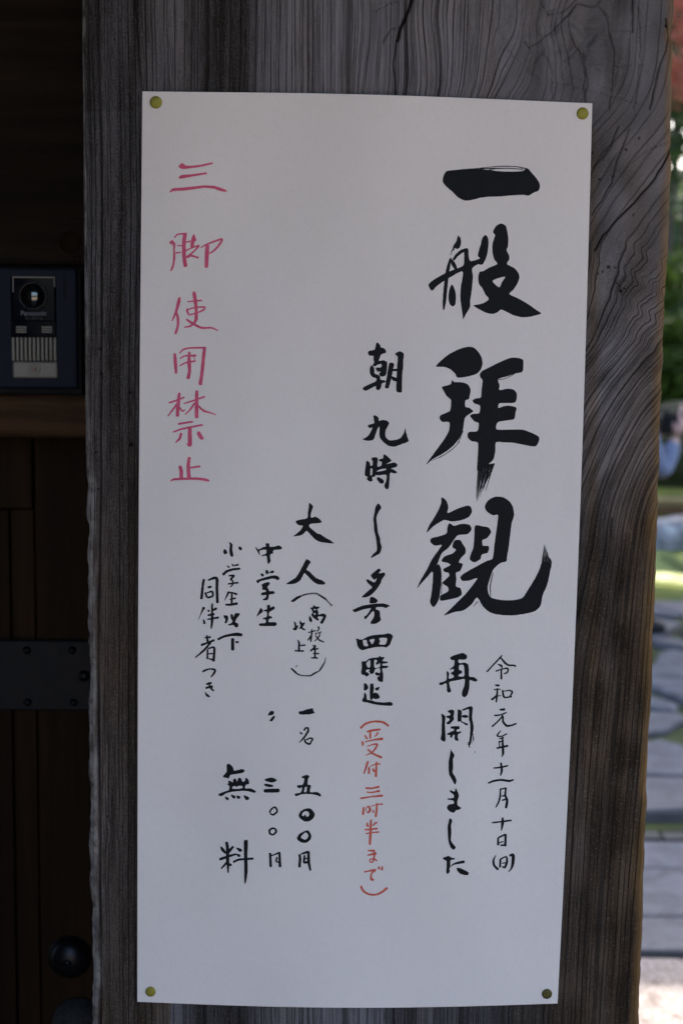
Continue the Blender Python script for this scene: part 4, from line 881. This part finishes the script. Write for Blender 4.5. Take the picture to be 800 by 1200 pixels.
def stroke_poly(pts, step):
    if len(pts) == 2: pts = [pts[0], tuple((a + b) / 2 for a, b in zip(*pts)), pts[1]]
    q = catmull(pts, False, step)
    d = np.gradient(q[:, :2], axis=0); d /= (np.hypot(d[:, 0], d[:, 1])[:, None] + 1e-9)
    nrm = np.stack([-d[:, 1], d[:, 0]], 1); wv = q[:, 2:3] * WF[0]
    L = q[:, :2] + nrm * wv; Rr = q[:, :2] - nrm * wv
    cap = []
    def capf(c, dirv, w_):
        n_ = np.array([-dirv[1], dirv[0]])
        return [c + dirv * w_ * .55 * math.cos(a) + n_ * w_ * math.sin(a) for a in (0.9, 0.3, -0.3, -0.9)]
    end = capf(q[-1, :2], d[-1], q[-1, 2] / 2); beg = capf(q[0, :2], -d[0], q[0, 2] / 2)
    return np.array(list(L) + end + list(Rr[::-1]) + beg)
def winding(pts, poly):
    """non-zero winding of many points against one closed polygon"""
    wn = np.zeros(len(pts)); x, y = pts[:, 0], pts[:, 1]
    a = poly; b = np.roll(poly, -1, 0)
    for (x0, y0), (x1, y1) in zip(a, b):
        isl = (x1 - x0) * (y - y0) - (x - x0) * (y1 - y0)
        wn += ((y0 <= y) & (y1 > y) & (isl > 0)).astype(int) - ((y0 > y) & (y1 <= y) & (isl < 0)).astype(int)
    return wn != 0
def build_ink(crop, items, lift, wob=0.13):
    x0, y0, sc = CR[crop]
    polys = []; holes = []
    for it in items:
        if it[0] == 'P':
            polys.append(catmull([tuple(p) for p in it[1]], True, 0.9 * sc))
            for h in it[2]: holes.append(catmull([tuple(p) for p in h], True, 0.9 * sc))
        else: polys.append(stroke_poly(list(it[1]), 0.9 * sc))
    fix = lambda q: q / sc + np.array([x0, y0]) + (rng.random(q.shape) - .5) * wob * 2
    polys = [fix(q) for q in polys]; holes = [fix(q) for q in holes]
    verts = []; edges = []
    for q in polys + holes:
        b = len(verts); n = len(q)
        verts += [Vector((float(p[0]), float(p[1]))) for p in q]
        edges += [(b + i, b + (i + 1) % n) for i in range(n)]
    al = np.concatenate(polys); lo = al.min(0); hi = al.max(0)
    if max(hi - lo) > 25:           # inner points so that big strokes follow the sheet
        gx = np.arange(lo[0] + 3, hi[0], 9.0); gy = np.arange(lo[1] + 3, hi[1], 9.0)
        verts += [Vector((float(a), float(b))) for a in gx for b in gy]
    ov, oe, of, *_r = geometry.delaunay_2d_cdt(verts, edges, [], 0, 1e-4)
    T = np.array([tuple(f) for f in of if len(f) == 3]); Vv = np.array([tuple(v) for v in ov])
    cen = Vv[T].mean(1)
    keep = np.zeros(len(T), bool)
    for q in polys: keep |= winding(cen, q)
    for q in holes: keep &= ~winding(cen, q)
    T = T[keep]
    used, inv = np.unique(T, return_inverse=True)
    co = [paper_point(Vv[i, 0], Vv[i, 1], lift) for i in used]
    T = inv.reshape(T.shape)
    fs = []
    for a, b, c_ in T:
        n = (co[b] - co[a]).cross(co[c_] - co[a])
        fs.append((int(a), int(b), int(c_)) if n.y < 0 else (int(a), int(c_), int(b)))
    return co, fs
mats_ink = {'ink': M_ink, 'crimson': M_crim, 'vermilion': M_verm}
for crop, col, items, dry in CH:
    WF[0] = {'ink': .58, 'crimson': .57, 'vermilion': .68}[col]
    co, fs = build_ink(crop, items, 0.00022)
    o = pydata('red_character' if col != 'ink' else 'brushed_character', co, fs, mats_ink[col], notice)
    for dk, ds in enumerate(dry):
        co, fs = build_ink(crop, [ds], 0.00010 + 0.00002 * (dk % 4))
        pydata('dry_brush_streak', co, fs, M_inkdry, o)

# ------------------------------------------------------------------ thumbtacks
t = NT('brass_tack'); o_ = t.obj(); q = t.noise(o_, 300, 3, .6)
t.set(col=t.mix(t.mapr(q, .3, .7), (0.27, .245, .035), (.34, .31, .055)), rough=.6, metal=.5); M_brass = t.m
t = NT('dark_tack'); o_ = t.obj(); q = t.noise(o_, 300, 3, .6)
t.set(col=t.mix(t.mapr(q, .3, .7), (0.085, .075, .022), (.12, .105, .03)), rough=.6, metal=.5); M_dark_tack = t.m  # darker brass for the lower right tack
for px, py, r_, mt, lb in [(183, 120, 7.0, M_brass, 'upper left yellow brass thumbtack holding the notice above the red writing'),
                           (682, 133, 6.8, M_brass, 'upper right yellow brass thumbtack on the notice, brightest of the four'),
                           (176.7, 1162, 6.3, M_brass, 'lower left olive brass thumbtack at the bottom of the notice'),
                           (640.3, 1164.6, 6.3, M_dark_tack, 'lower right dark thumbtack at the bottom corner of the notice')]:
    s, q = paper_st(px, py); off = paper_off(s, q)
    p = at(px, py, -off - .0003)
    rr_ = r_ / FPX * 1.31
    o = lathe('thumbtack', [(rr_ * .14, -.0075), (rr_ * .14, -.0002), (rr_ * .9, -.0001), (rr_, .0003), (rr_ * .99, .0006), (rr_ * .93, .0010), (rr_ * .6, .0013), (rr_ * .1, .0014)], mt, None, (0, 0, 0), 36)
    o.location = p
    tag(o, lb, 'thumbtack', 'thumbtacks holding the paper notice')
# ------------------------------------------------------------------ gate roof overhead
GY = CAM.y
t = NT('roof_timber'); M_roof = wood_mat('roof_boards', (0.05, .036, .024), (.08, .056, .036), (.02, .014, .01), 'X', .01)
roof = empty('gate_roof', (0.8, 0.2, 2.75)); tag(roof, 'broad timber roof of the gate spanning above the post', 'roof')
box('ridge_beam', (-2.6, .05, 2.752), (4.9, .35, 3.0), M_roof, roof, .01)
def slope_box(name, x0, x1, ya, za, yb, zb, th, mat):
    v = [(x, y, z + o_) for o_ in (0, th) for x in (x0, x1) for y, z in ((ya, za), (yb, zb))]
    pydata(name, v, [(0, 1, 3, 2), (4, 6, 7, 5), (0, 4, 5, 1), (2, 3, 7, 6), (0, 2, 6, 4), (1, 5, 7, 3)], mat, roof)
for k in range(17):
    x = -2.6 + k * .46
    slope_box('rafter', x, x + .07, .2, 3.002, -1.8, 2.36, .08, M_roof)
    slope_box('rafter', x, x + .07, .2, 3.002, 1.4, 2.62, .08, M_roof)
slope_box('roof_slope', -2.75, 5.05, .2, 3.085, -1.95, 2.39, .05, M_roof)
slope_box('roof_slope', -2.75, 5.05, .2, 3.085, 1.55, 2.655, .05, M_roof)
p2 = empty('gate_post', (4.3, .2, 0)); tag(p2, 'second grey timber gate post on the far side of the opening', 'gate post')
box('timber', (4.1, 0.0, .1), (4.58, .45, 2.45), M_beam, p2, .015)
box('base_stone', (4.0, -.09, 0), (4.68, .54, .10), M_stone, p2, .012)

# ------------------------------------------------------------------ rock and low rail on the moss bank
t = NT('lichen_rock'); o_ = t.obj(); q = t.noise(o_, 7, 7, .7); q2 = t.noise(o_, 7, 3, .6)
c = t.mix(t.mapr(q, .35, .62), (.09, .095, .10), (.36, .36, .40)); c = t.mix(t.mapr(q2, .58, .66, 0, .9), c, (.55, .56, .58))
t.set(col=c, rough=.85); t.bump(q, .03, .8); M_rock = t.m
def rock(c, sz, seed, name, label, cat='rock', group=None, mat=None):
    bm = bmesh.new(); bmesh.ops.create_icosphere(bm, subdivisions=4, radius=1)
    for v in bm.verts:
        d = 1 + .30 * mnoise.noise(v.co * 1.3 + Vector((seed, 0, 0))) + .14 * mnoise.noise(v.co * 3.5 + Vector((0, seed, 0))) + .05 * mnoise.noise(v.co * 9)
        q = v.co * d; q.z = max(q.z, -.45)
        v.co = Vector((q.x * sz[0], q.y * sz[1], q.z * sz[2]))
    me = bpy.data.meshes.new(name); bm.to_mesh(me); bm.free(); me.shade_smooth()
    o = link_mesh(name, me, mat or M_rock); o.location = c; tag(o, label, cat, group); return o
GR = 'rocks on the moss bank'
g0 = ground_at(782, 648, 0.04); t = NT('sunlit_pale_moss'); o_ = t.obj(); q = t.noise(o_, 11, 5, .7)
t.set(col=t.mix(t.mapr(q, .35, .62), (.20, .24, .05), (.62, .62, .34)), rough=.95); t.bump(q, .02, .6); M_sunmoss = t.m  # moss coloured pale so the strip carries the sunlight on it
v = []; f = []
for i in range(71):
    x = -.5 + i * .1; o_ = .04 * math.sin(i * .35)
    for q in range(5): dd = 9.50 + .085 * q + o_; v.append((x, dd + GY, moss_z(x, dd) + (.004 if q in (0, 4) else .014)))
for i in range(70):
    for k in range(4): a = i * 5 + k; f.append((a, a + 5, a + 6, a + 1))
tag(pydata('sunlit_moss_strip', v, f, M_sunmoss, None, True), kind='structure')
rock((g0.x + .2, g0.y + .2, .10), (.52, .26, .19), 3, 'garden_rock', 'pale blue grey rock on the moss just below the low rail', 'rock', GR)
rock((g0.x - 1.3, g0.y + .5, .10), (.4, .3, .2), 9, 'garden_rock', 'smaller grey rock lying behind the gate post left of the pale rock', 'rock', GR)
rock((g0.x + 1.9, g0.y + .4, .12), (.5, .35, .28), 14, 'garden_rock', 'rounded rock on moss further right beneath the rail', 'rock', GR)
g1 = ground_at(790, 548, .5); rock((g1.x + .3, g1.y, .55), (.8, .6, .42), 21, 'garden_rock', 'dark boulder behind the moss mound below the photographing person', 'rock', GR, M_soil)
g1 = ground_at(797, 560, .4)
for k, (dx_, dy_, s_) in enumerate([(-.9, .2, .35), (.9, .6, .5)]):
    rock((g1.x + dx_, g1.y + dy_, .38), (s_, s_ * .8, s_ * .45), 31 + k, 'moss_mound', ['low green moss mound behind the rail on the left', 'low green moss mound behind the rail on the right'][k], 'moss mound', None, M_moss)
# rail: long weathered log on short posts, sunlit top coloured as a pale pole
M_log = wood_mat('sunlit_pale_log', (.40, .31, .13), (.52, .42, .22), (.12, .08, .045), 'X', .012)
M_logb = wood_mat('brown_log', (.14, .08, .04), (.20, .12, .06), (.06, .035, .02), 'X', .012)
rl = empty('low_rail_fence', (2.5, 11.3 + GY, 0)); tag(rl, 'low rail of weathered poles, the upper coloured pale as if sunlit, running along the moss bank', 'rail fence')
za = at(790, 588, 11.3 + GY).z; zb = at(790, 598.5, 11.3 + GY).z
for nm, z_, r_, m_ in (('upper_pole', za, .034, M_log), ('lower_pole', zb, .034, M_logb)):
    v, f = skin_tube('', [(-1 + i * 1.0, 11.3 + GY, z_ + .006 * math.sin(i * 1.7)) for i in range(12)], [r_ * (1 + .08 * math.sin(i * 2.3)) for i in range(12)], m_)
    pydata(nm, v, f, m_, rl, True)
for x in (-.6, 1.25, 3.6, 5.8, 8.0):
    v, f = skin_tube('', [(x, 11.38 + GY, -.05), (x + .01, 11.38 + GY, za * .6), (x, 11.38 + GY, za + .09)], [.045, .043, .038], M_log)
    pydata('stake', v, f, M_log, rl, True)

# ------------------------------------------------------------------ trees
def leaf_mat(name, c1, c2, tr=0.35):
    t = NT(name); oi = t.n('ObjectInfo'); q = t.noise(t.obj(), 1.2, 3, .6); at_ = t.n('Attribute', attribute_name='leafval')
    col = t.mix(t.math('ADD', t.math('MULTIPLY', at_.outputs['Fac'], .6), t.mapr(q, .35, .65, 0, .4)), c1, c2)
    t.set(col=col, rough=.5, spec=.4)
    tb = t.n('BsdfTranslucent'); t.l(col, tb.inputs[0]); ms = t.n('MixShader'); ms.inputs[0].default_value = tr
    t.l(t.b.outputs[0], ms.inputs[1]); t.l(tb.outputs[0], ms.inputs[2]); t.l(ms.outputs[0], t.out.inputs[0])
    return t.m
M_leafd = leaf_mat('dark_evergreen_leaf', (.012, .035, .012), (.045, .085, .020))
M_leafm = leaf_mat('green_leaf', (.03, .08, .014), (.12, .17, .025))
M_leafr = leaf_mat('red_maple_leaf', (.42, .09, .07), (.72, .34, .27), .45)
M_bark = plain('cedar_bark', (.085, .065, .052), .9, 0, .3, 18, .01)
def sunlit_zone(x, y):
    """ground patches the photograph shows in sun"""
    near = (y < 3.50 + GY + .06 * np.sin(x * 9)) & (y > .9) | (y < -2.8)
    strip = (y > 9.36 + GY + .05 * np.sin(x * 2)) & (y < 9.92 + GY) & (x > .8) & (x < 5)
    return near | strip
def crown_mesh(c, rad, n, size, mat, parent, seed, clumps=26, cull=True, name='crown'):
    r_ = np.random.default_rng(seed); c = np.array(c); rad = np.array(rad)
    cc = r_.normal(size=(clumps, 3)); cc /= np.linalg.norm(cc, axis=1)[:, None]; cc *= (r_.random((clumps, 1)) ** .45)
    cr_ = .22 + .22 * r_.random(clumps)
    k = r_.integers(0, clumps, n); d = r_.normal(size=(n, 3)); d /= np.linalg.norm(d, axis=1)[:, None]
    pos = c + (cc[k] * .8 + d * (cr_[k] * r_.random(n) ** .4)[:, None]) * rad
    if cull:
        q = pos[:, 2] / sun_dir.z; gx = pos[:, 0] - sun_dir.x * q; gy_ = pos[:, 1] - sun_dir.y * q
        m = ~sunlit_zone(gx, gy_); pos = pos[m]; k = k[m]
    m = pos[:, 2] > .3; pos = pos[m]; k = k[m]; n = len(pos)
    a = r_.normal(size=(n, 3)); a /= np.linalg.norm(a, axis=1)[:, None]
    b = np.cross(a, r_.normal(size=(n, 3))); b /= np.linalg.norm(b, axis=1)[:, None]
    s = size * (.6 + .8 * r_.random((n, 1)))
    v = np.stack([pos - a * s, pos - b * s * .45, pos + a * s, pos + b * s * .45], 1).reshape(-1, 3)
    me = bpy.data.meshes.new(name); me.vertices.add(4 * n); me.vertices.foreach_set('co', v.ravel())
    me.loops.add(4 * n); me.loops.foreach_set('vertex_index', np.arange(4 * n, dtype=np.int32))
    me.polygons.add(n); me.polygons.foreach_set('loop_start', np.arange(0, 4 * n, 4, dtype=np.int32)); me.polygons.foreach_set('loop_total', np.full(n, 4, np.int32))
    me.update(calc_edges=True)
    av = me.attributes.new('leafval', 'FLOAT', 'POINT'); av.data.foreach_set('value', np.repeat(r_.random(n) * .6 + (r_.random(clumps)[k]) * .4, 4).astype(np.float32))
    return link_mesh(name, me, mat, parent)
def tree(base, h, r0, crown_c, crown_r, n, size, mat, label, cat, seed, group=None, lean=(0, 0), cull=True, clumps=26):
    root = empty(cat.replace(' ', '_'), base); tag(root, label, cat, group)
    b = Vector(base); top = b + Vector((lean[0], lean[1], h))
    rs = random.Random(seed)
    pts = [b.lerp(top, i / 8) + Vector((rs.uniform(-.03, .03), rs.uniform(-.03, .03), 0)) * (h / 6 if 0 < i else 0) for i in range(9)]
    v, f = skin_tube('', pts, [r0 * (1.25 if i == 0 else 1 - .085 * i) for i in range(9)], M_bark, None, 12)
    pydata('trunk', v, f, M_bark, root, True)
    for k in range(7):
        i = 3 + k % 5; s = pts[i]; a = rs.uniform(0, 6.28); L = crown_r[0] * rs.uniform(.5, .85)
        e = Vector(crown_c) + Vector((math.cos(a) * crown_r[0] * .6, math.sin(a) * crown_r[1] * .6, rs.uniform(-.4, .6) * crown_r[2]))
        mid = s.lerp(e, .5) + Vector((0, 0, .15))
        v, f = skin_tube('', [s, s.lerp(mid, .6), mid, e], [r0 * .35, r0 * .26, r0 * .18, r0 * .05], M_bark, None, 7)
        pydata('limb', v, f, M_bark, root, True)
    crown_mesh(crown_c, crown_r, n, size, mat, root, seed, clumps, cull)
def Y_(d): return d + GY
GT = 'garden trees beyond the gate'
# shade trees over the path (their crowns stand towards the sun)
tree((5.6, Y_(9.4), 0.1), 7.5, .22, (4.2, Y_(9.3), 6.6), (3.6, 3.0, 2.6), 15000, .17, M_leafd, 'tall dark evergreen shading the stone path from the right', 'evergreen tree', 1, clumps=34)
tree((6.6, Y_(12.6), 0.2), 7.2, .25, (4.9, Y_(11.8), 6.2), (3.2, 2.7, 1.7), 14000, .17, M_leafd, 'tall dark evergreen behind the moss bank on the right', 'evergreen tree', 2, clumps=34)
tree((0.9, Y_(14.5), 0.25), 8.5, .24, (1.6, Y_(12.6), 7.4), (3.2, 3.0, 2.6), 12000, .17, M_leafd, 'dark evergreen behind the gate post with high crown', 'evergreen tree', 3, clumps=30)
tree((8.2, Y_(7.0), 0.0), 6.5, .2, (7.4, Y_(7.4), 5.4), (2.6, 2.6, 2.2), 9000, .16, M_leafm, 'green broadleaf tree far right of the path', 'broadleaf tree', 4)
# trees seen in the gap beside the post
mp = at(799, 62, Y_(15))
tree((5.3, Y_(15.1), .2), 4.6, .08, (mp.x + .9, mp.y, mp.z + .1), (1.5, 1.2, .95), 3200, .065, M_leafr, 'red leaved maple at the top right beyond the gate', 'maple tree', 5, cull=False)
for k, (px, d, h, r0) in enumerate([(748, 17, 11, .15), (799, 27, 13, .11), (760, 26, 14, .22), (806, 30, 15, .26), (840, 19, 12, .18), (735, 22, 13, .2), (778, 38, 15, .14), (900, 24, 13, .22), (660, 28, 14, .24), (1000, 20, 12, .2)]):
    b = at(px, 500, Y_(d)); lb = ['slim cedar nearest beside the post edge', 'cedar standing behind the camera holding visitor', 'cedar further back hidden by the post edge', 'thick cedar at the right frame edge', 'cedar just outside the right side',
        'cedar hidden behind the gate post', 'farthest cedar in the dark wood', 'thick cedar right of the maple', 'cedar far behind the notice', 'cedar at the far right of the garden'][k]
    tree((b.x, b.y, .3), h, r0, (b.x, b.y, h * .52 + 1.2), (1.7 + .05 * d, 1.7, h * .36), 2300, .13, M_leafd if k % 3 else M_leafm, lb, 'cedar tree', 20 + k, GT, cull=(d < 20), clumps=22)
# shrubs: low dark masses under the trees
for k, (px, d, z, r_) in enumerate([(800, 15.5, 1.0, 1.0), (770, 17.5, 1.1, 1.2), (790, 24, 1.8, 2.2), (850, 18, 1.2, 1.5), (720, 20, 1.5, 1.8), (930, 16, 1.1, 1.4), (640, 17, 1.2, 1.6), (1050, 18, 1.3, 1.8)]):
    b = at(px, 500, Y_(d)); root = empty('shrub', (b.x, b.y, .3))
    tag(root, ['dark shrub right behind the moss mound', 'dense shrub partly hidden by the post edge', 'large dark shrub mass deep in the wood', 'rounded green shrub right of the visitor', 'shrub behind the gate post', 'shrub right of the thick cedar', 'shrub far left behind the post', 'shrub at the far right of the garden'][k], 'shrub', 'shrubs under the garden trees')
    crown_mesh((b.x, b.y, z), (r_, r_ * .8, r_ * .75), 5200, .06 + .002 * d, M_leafd if k % 2 else M_leafm, root, 70 + k, 20, False, 'foliage')
    v, f = skin_tube('', [(b.x, b.y, .2), (b.x + .05, b.y, z)], [.06, .03], M_bark, None, 7); pydata('stem', v, f, M_bark, root, True)
# far wooded hill closing the view
nx = 60; v = []; f = []
for j, (dd, hz) in enumerate([(44, -.2), (47, 2.0), (54, 3.6), (66, 5.0), (84, 6.0)]):
    for i in range(nx + 1):
        x = -60 + 140 * i / nx
        v.append((x, dd + 2 * math.sin(i * .9 + j), hz * (1 + .22 * mnoise.noise(Vector((x * .07, j * .8, 5))) + .08 * mnoise.noise(Vector((x * .4, j, 2))))))
for j in range(4):
    for i in range(nx): a = j * (nx + 1) + i; f.append((a, a + 1, a + nx + 2, a + nx + 1))
tag(pydata('wooded_hill', v, f, M_moss, None, True), kind='structure')
r_ = np.random.default_rng(5)
hm = crown_mesh((15, 52, 3.4), (48, 9, 4.2), 26000, .55, M_leafd, None, 91, 160, False, 'far_wood'); tag(hm, kind='stuff', label='dark mass of woodland covering the far slope', cat='woodland')

# ------------------------------------------------------------------ visitor holding a camera, mostly behind the post
M_skin = plain('skin', (.62, .38, .32), .5, 0, .06, 60); M_shirt = plain('light_blue_cloth', (.21, .25, .37), .8, 0, .12, 40, .003)
M_trou = plain('dark_trousers', (.03, .032, .04), .85, 0, .1, 40); M_shoe = plain('black_shoe', (.012, .012, .013), .45); M_hair = plain('black_hair', (.015, .012, .01), .6)
D = 7.8; YP = Y_(D)
def pp(px, py, dy=0): return at(px, py, YP + dy)
def skin_obj(name, verts, edges, radii, mat, parent, sub=2):
    me = bpy.data.meshes.new(name); me.from_pydata([tuple(p) for p in verts], edges, []); me.update()
    o = bpy.data.objects.new(name, me); COL.objects.link(o)
    o.modifiers.new('s', 'SKIN'); sv = me.skin_vertices[0].data
    for i, r_ in enumerate(radii):
        sv[i].radius = (r_, r_) if isinstance(r_, (int, float)) else r_
    sv[0].use_root = True
    m2 = o.modifiers.new('u', 'SUBSURF'); m2.levels = sub; m2.render_levels = sub
    bpy.context.view_layer.update(); dg = bpy.context.evaluated_depsgraph_get()
    nm = bpy.data.meshes.new_from_object(o.evaluated_get(dg)); bpy.data.objects.remove(o)
    nm.name = name; nm.materials.clear(); nm.shade_smooth()
    return link_mesh(name, nm, mat, parent)
w1 = pp(792, 511); e1 = pp(775, 557, -.06)           # near wrist and elbow
foot = ground_at(769, 741, .03); fx, fy = foot.x, foot.y
per = empty('person', (fx - .30, YP, 0.02)); tag(per, 'visitor in light blue sleeves holding up a black camera, mostly hidden behind the post', 'person')
hipx = fx - .33; sh = Vector((hipx + .09, YP, 1.28)); neck = Vector((hipx + .10, YP, 1.36))
sn = Vector((sh.x + .02, YP - .19, 1.27)); sf = Vector((sh.x + .02, YP + .19, 1.27))
w2 = pp(762, 514, .10); e2 = Vector((e1.x - .12, YP + .22, e1.z + .02))
V = [Vector((hipx, YP, .90)), Vector((hipx + .04, YP, 1.05)), Vector((hipx + .07, YP, 1.18)), sh, neck, neck + Vector((.03, 0, .09)),
     sn, e1, w1, sf, e2, w2, Vector((hipx, YP - .09, .86)), Vector((hipx + .10, YP - .10, .48)), Vector((fx - .10, fy, .10)), Vector((hipx - .02, YP + .09, .86)), Vector((hipx, YP + .12, .48)), Vector((hipx - .10, YP + .12, .10)),
     (sn + e1) / 2, (e1 + w1) / 2]
E = [(0, 1), (1, 2), (2, 3), (3, 4), (4, 5), (3, 6), (6, 18), (18, 7), (7, 19), (19, 8), (3, 9), (9, 10), (10, 11), (0, 12), (12, 13), (13, 14), (0, 15), (15, 16), (16, 17)]
Rr = [.13, (.13, .11), (.14, .12), (.11, .10), .055, .052, .062, .048, .026, .062, .045, .027, .09, .060, .042, .09, .060, .042, .050, .038]
skin_obj('body', V, E, Rr, M_skin, per)
skin_obj('shirt', [V[0], V[1], V[2], V[3], V[6], V[18], V[7], V[19], w1.lerp(e1, .10), V[9], V[10], V[11].lerp(V[10], .1)],
         [(0, 1), (1, 2), (2, 3), (3, 4), (4, 5), (5, 6), (6, 7), (7, 8), (3, 9), (9, 10), (10, 11)], [.16, .165, .165, .155, .095, .070, .062, .052, .043, .095, .062, .042], M_shirt, per)
skin_obj('trousers', [V[0], V[12], V[13], V[14] + Vector((0, 0, .02)), V[15], V[16], V[17] + Vector((0, 0, .02))], [(0, 1), (1, 2), (2, 3), (0, 4), (4, 5), (5, 6)], [.148, .115, .085, .065, .115, .085, .065], M_trou, per)
for bx, by in ((fx, fy), (hipx + .02, YP + .12)):
    skin_obj('shoe', [Vector((bx - .16, by, .075)), Vector((bx - .07, by, .075)), Vector((bx + .0, by, .06)), Vector((bx + .05, by, .055))], [(0, 1), (1, 2), (2, 3)], [(.04, .045), (.042, .05), (.042, .038), (.035, .03)], M_shoe, per)
hc = neck + Vector((.04, 0, .21))
bm = bmesh.new(); bmesh.ops.create_uvsphere(bm, u_segments=28, v_segments=20, radius=1)
for v in bm.verts:
    x, y, z = v.co
    jaw = 1 - .28 * max(0, -z) * (1 if x < .2 else .6)
    nose = .10 * math.exp(-((y / .12) ** 2) - ((z + .12) / .16) ** 2) * (x > .5)
    brow = -.05 * math.exp(-((abs(y) - .32) / .14) ** 2 - ((z - .02) / .10) ** 2) * (x > .4)
    v.co = Vector(((x + nose + brow) * .098 * jaw, y * .076 * jaw, z * .118)) + hc
me = bpy.data.meshes.new('head'); bm.to_mesh(me); bm.free(); me.shade_smooth(); hd = link_mesh('head', me, M_skin, per)
bm = bmesh.new(); bmesh.ops.create_uvsphere(bm, u_segments=24, v_segments=16, radius=1)
bmesh.ops.delete(bm, geom=[v for v in bm.verts if (v.co.x > .35 and v.co.z < .45) or v.co.z < -.55], context='VERTS')
for v in bm.verts: v.co = Vector((v.co.x * .107 - .006, v.co.y * .086, v.co.z * .128 + .004)) * (1 + .03 * mnoise.noise(v.co * 5)) + hc
me = bpy.data.meshes.new('hair'); bm.to_mesh(me); bm.free(); me.shade_smooth(); link_mesh('hair', me, M_hair, hd)
for sy in (-1, 1):
    lathe('ear', [(.004, -.008), (.020, -.004), (.024, .002), (.016, .008), (.004, .006)], M_skin, hd, (hc.x - .005, hc.y + sy * .076, hc.z - .015), 14)
# near hand: palm plus five fingers closed round the camera, thumb up behind it
def hand(wr, fwd, up, side, nm):
    pl = wr + fwd * .055; K = [wr, wr + fwd * .03, pl, wr + fwd * .085]
    ob = [tuple(K), [(0, 1), (1, 2), (2, 3)], [.026, (.034, .022), (.040, .018), (.038, .015)]]
    Vh = list(K); Eh = [(0, 1), (1, 2), (2, 3)]; Rh = list(ob[2])
    for i, (o_, L, curl) in enumerate([(.032, .070, .3), (.011, .078, .45), (-.010, .072, .6), (-.030, .058, .75)]):
        b = wr + fwd * .088 + up * o_
        p1 = b + (fwd * math.cos(curl) + side * math.sin(curl)) * L * .45
        p2 = p1 + (fwd * math.cos(curl * 2.4) + side * math.sin(curl * 2.4)) * L * .32
        p3 = p2 + (fwd * math.cos(curl * 3.4) + side * math.sin(curl * 3.4)) * L * .25
        n0 = len(Vh); Vh += [b, p1, p2, p3]; Rh += [.0105, .0095, .0085, .007]; Eh += [(3, n0), (n0, n0 + 1), (n0 + 1, n0 + 2), (n0 + 2, n0 + 3)]
    n0 = len(Vh); b = wr + fwd * .030 + up * .034
    Vh += [b, b + (up * .8 + fwd * .25 + side * .3).normalized() * .035, b + (up * .75 + fwd * .5 + side * .5).normalized() * .065]; Rh += [.014, .011, .008]
    Eh += [(1, n0), (n0, n0 + 1), (n0 + 1, n0 + 2)]
    skin_obj('hand', Vh, Eh, Rh, M_skin, per, 2)
f1 = (pp(797, 497) - w1).normalized()
hand(w1, (f1 + Vector((.15, 0, .1))).normalized(), Vector((-.75, 0, .66)).normalized(), Vector((0, .97, .2)).normalized(), 'n')
hand(w2, Vector((.7, -.2, .5)).normalized(), Vector((-.5, 0, .8)).normalized(), Vector((.3, -.8, .2)).normalized(), 'f')
# the camera in the hand
cb = pp(779, 496, .03)
kam = empty('handheld_camera', tuple(cb)); tag(kam, 'black camera held up in the hands of the person behind the post', 'camera')
M_camb = plain('camera_black', (.004, .004, .006), .5, 0, .1, 30, 0, .2)
box('camera_body', cb + Vector((-.030, -.065, -.056)), cb + Vector((.026, .065, .045)), M_camb, kam, .01, 3)
box('viewfinder_hump', cb + Vector((-.02, -.022, .046)), cb + Vector((.02, .022, .066)), M_camb, kam, .006, 2)
v, f = skin_tube('', [cb + Vector((.027, 0, .012)), cb + Vector((.05, 0, .022)), cb + Vector((.10, 0, .034)), cb + Vector((.115, 0, .037))], [.034, .036, .036, .032], M_camb, None, 20)
pydata('lens_barrel', v, f, M_camb, kam, False)
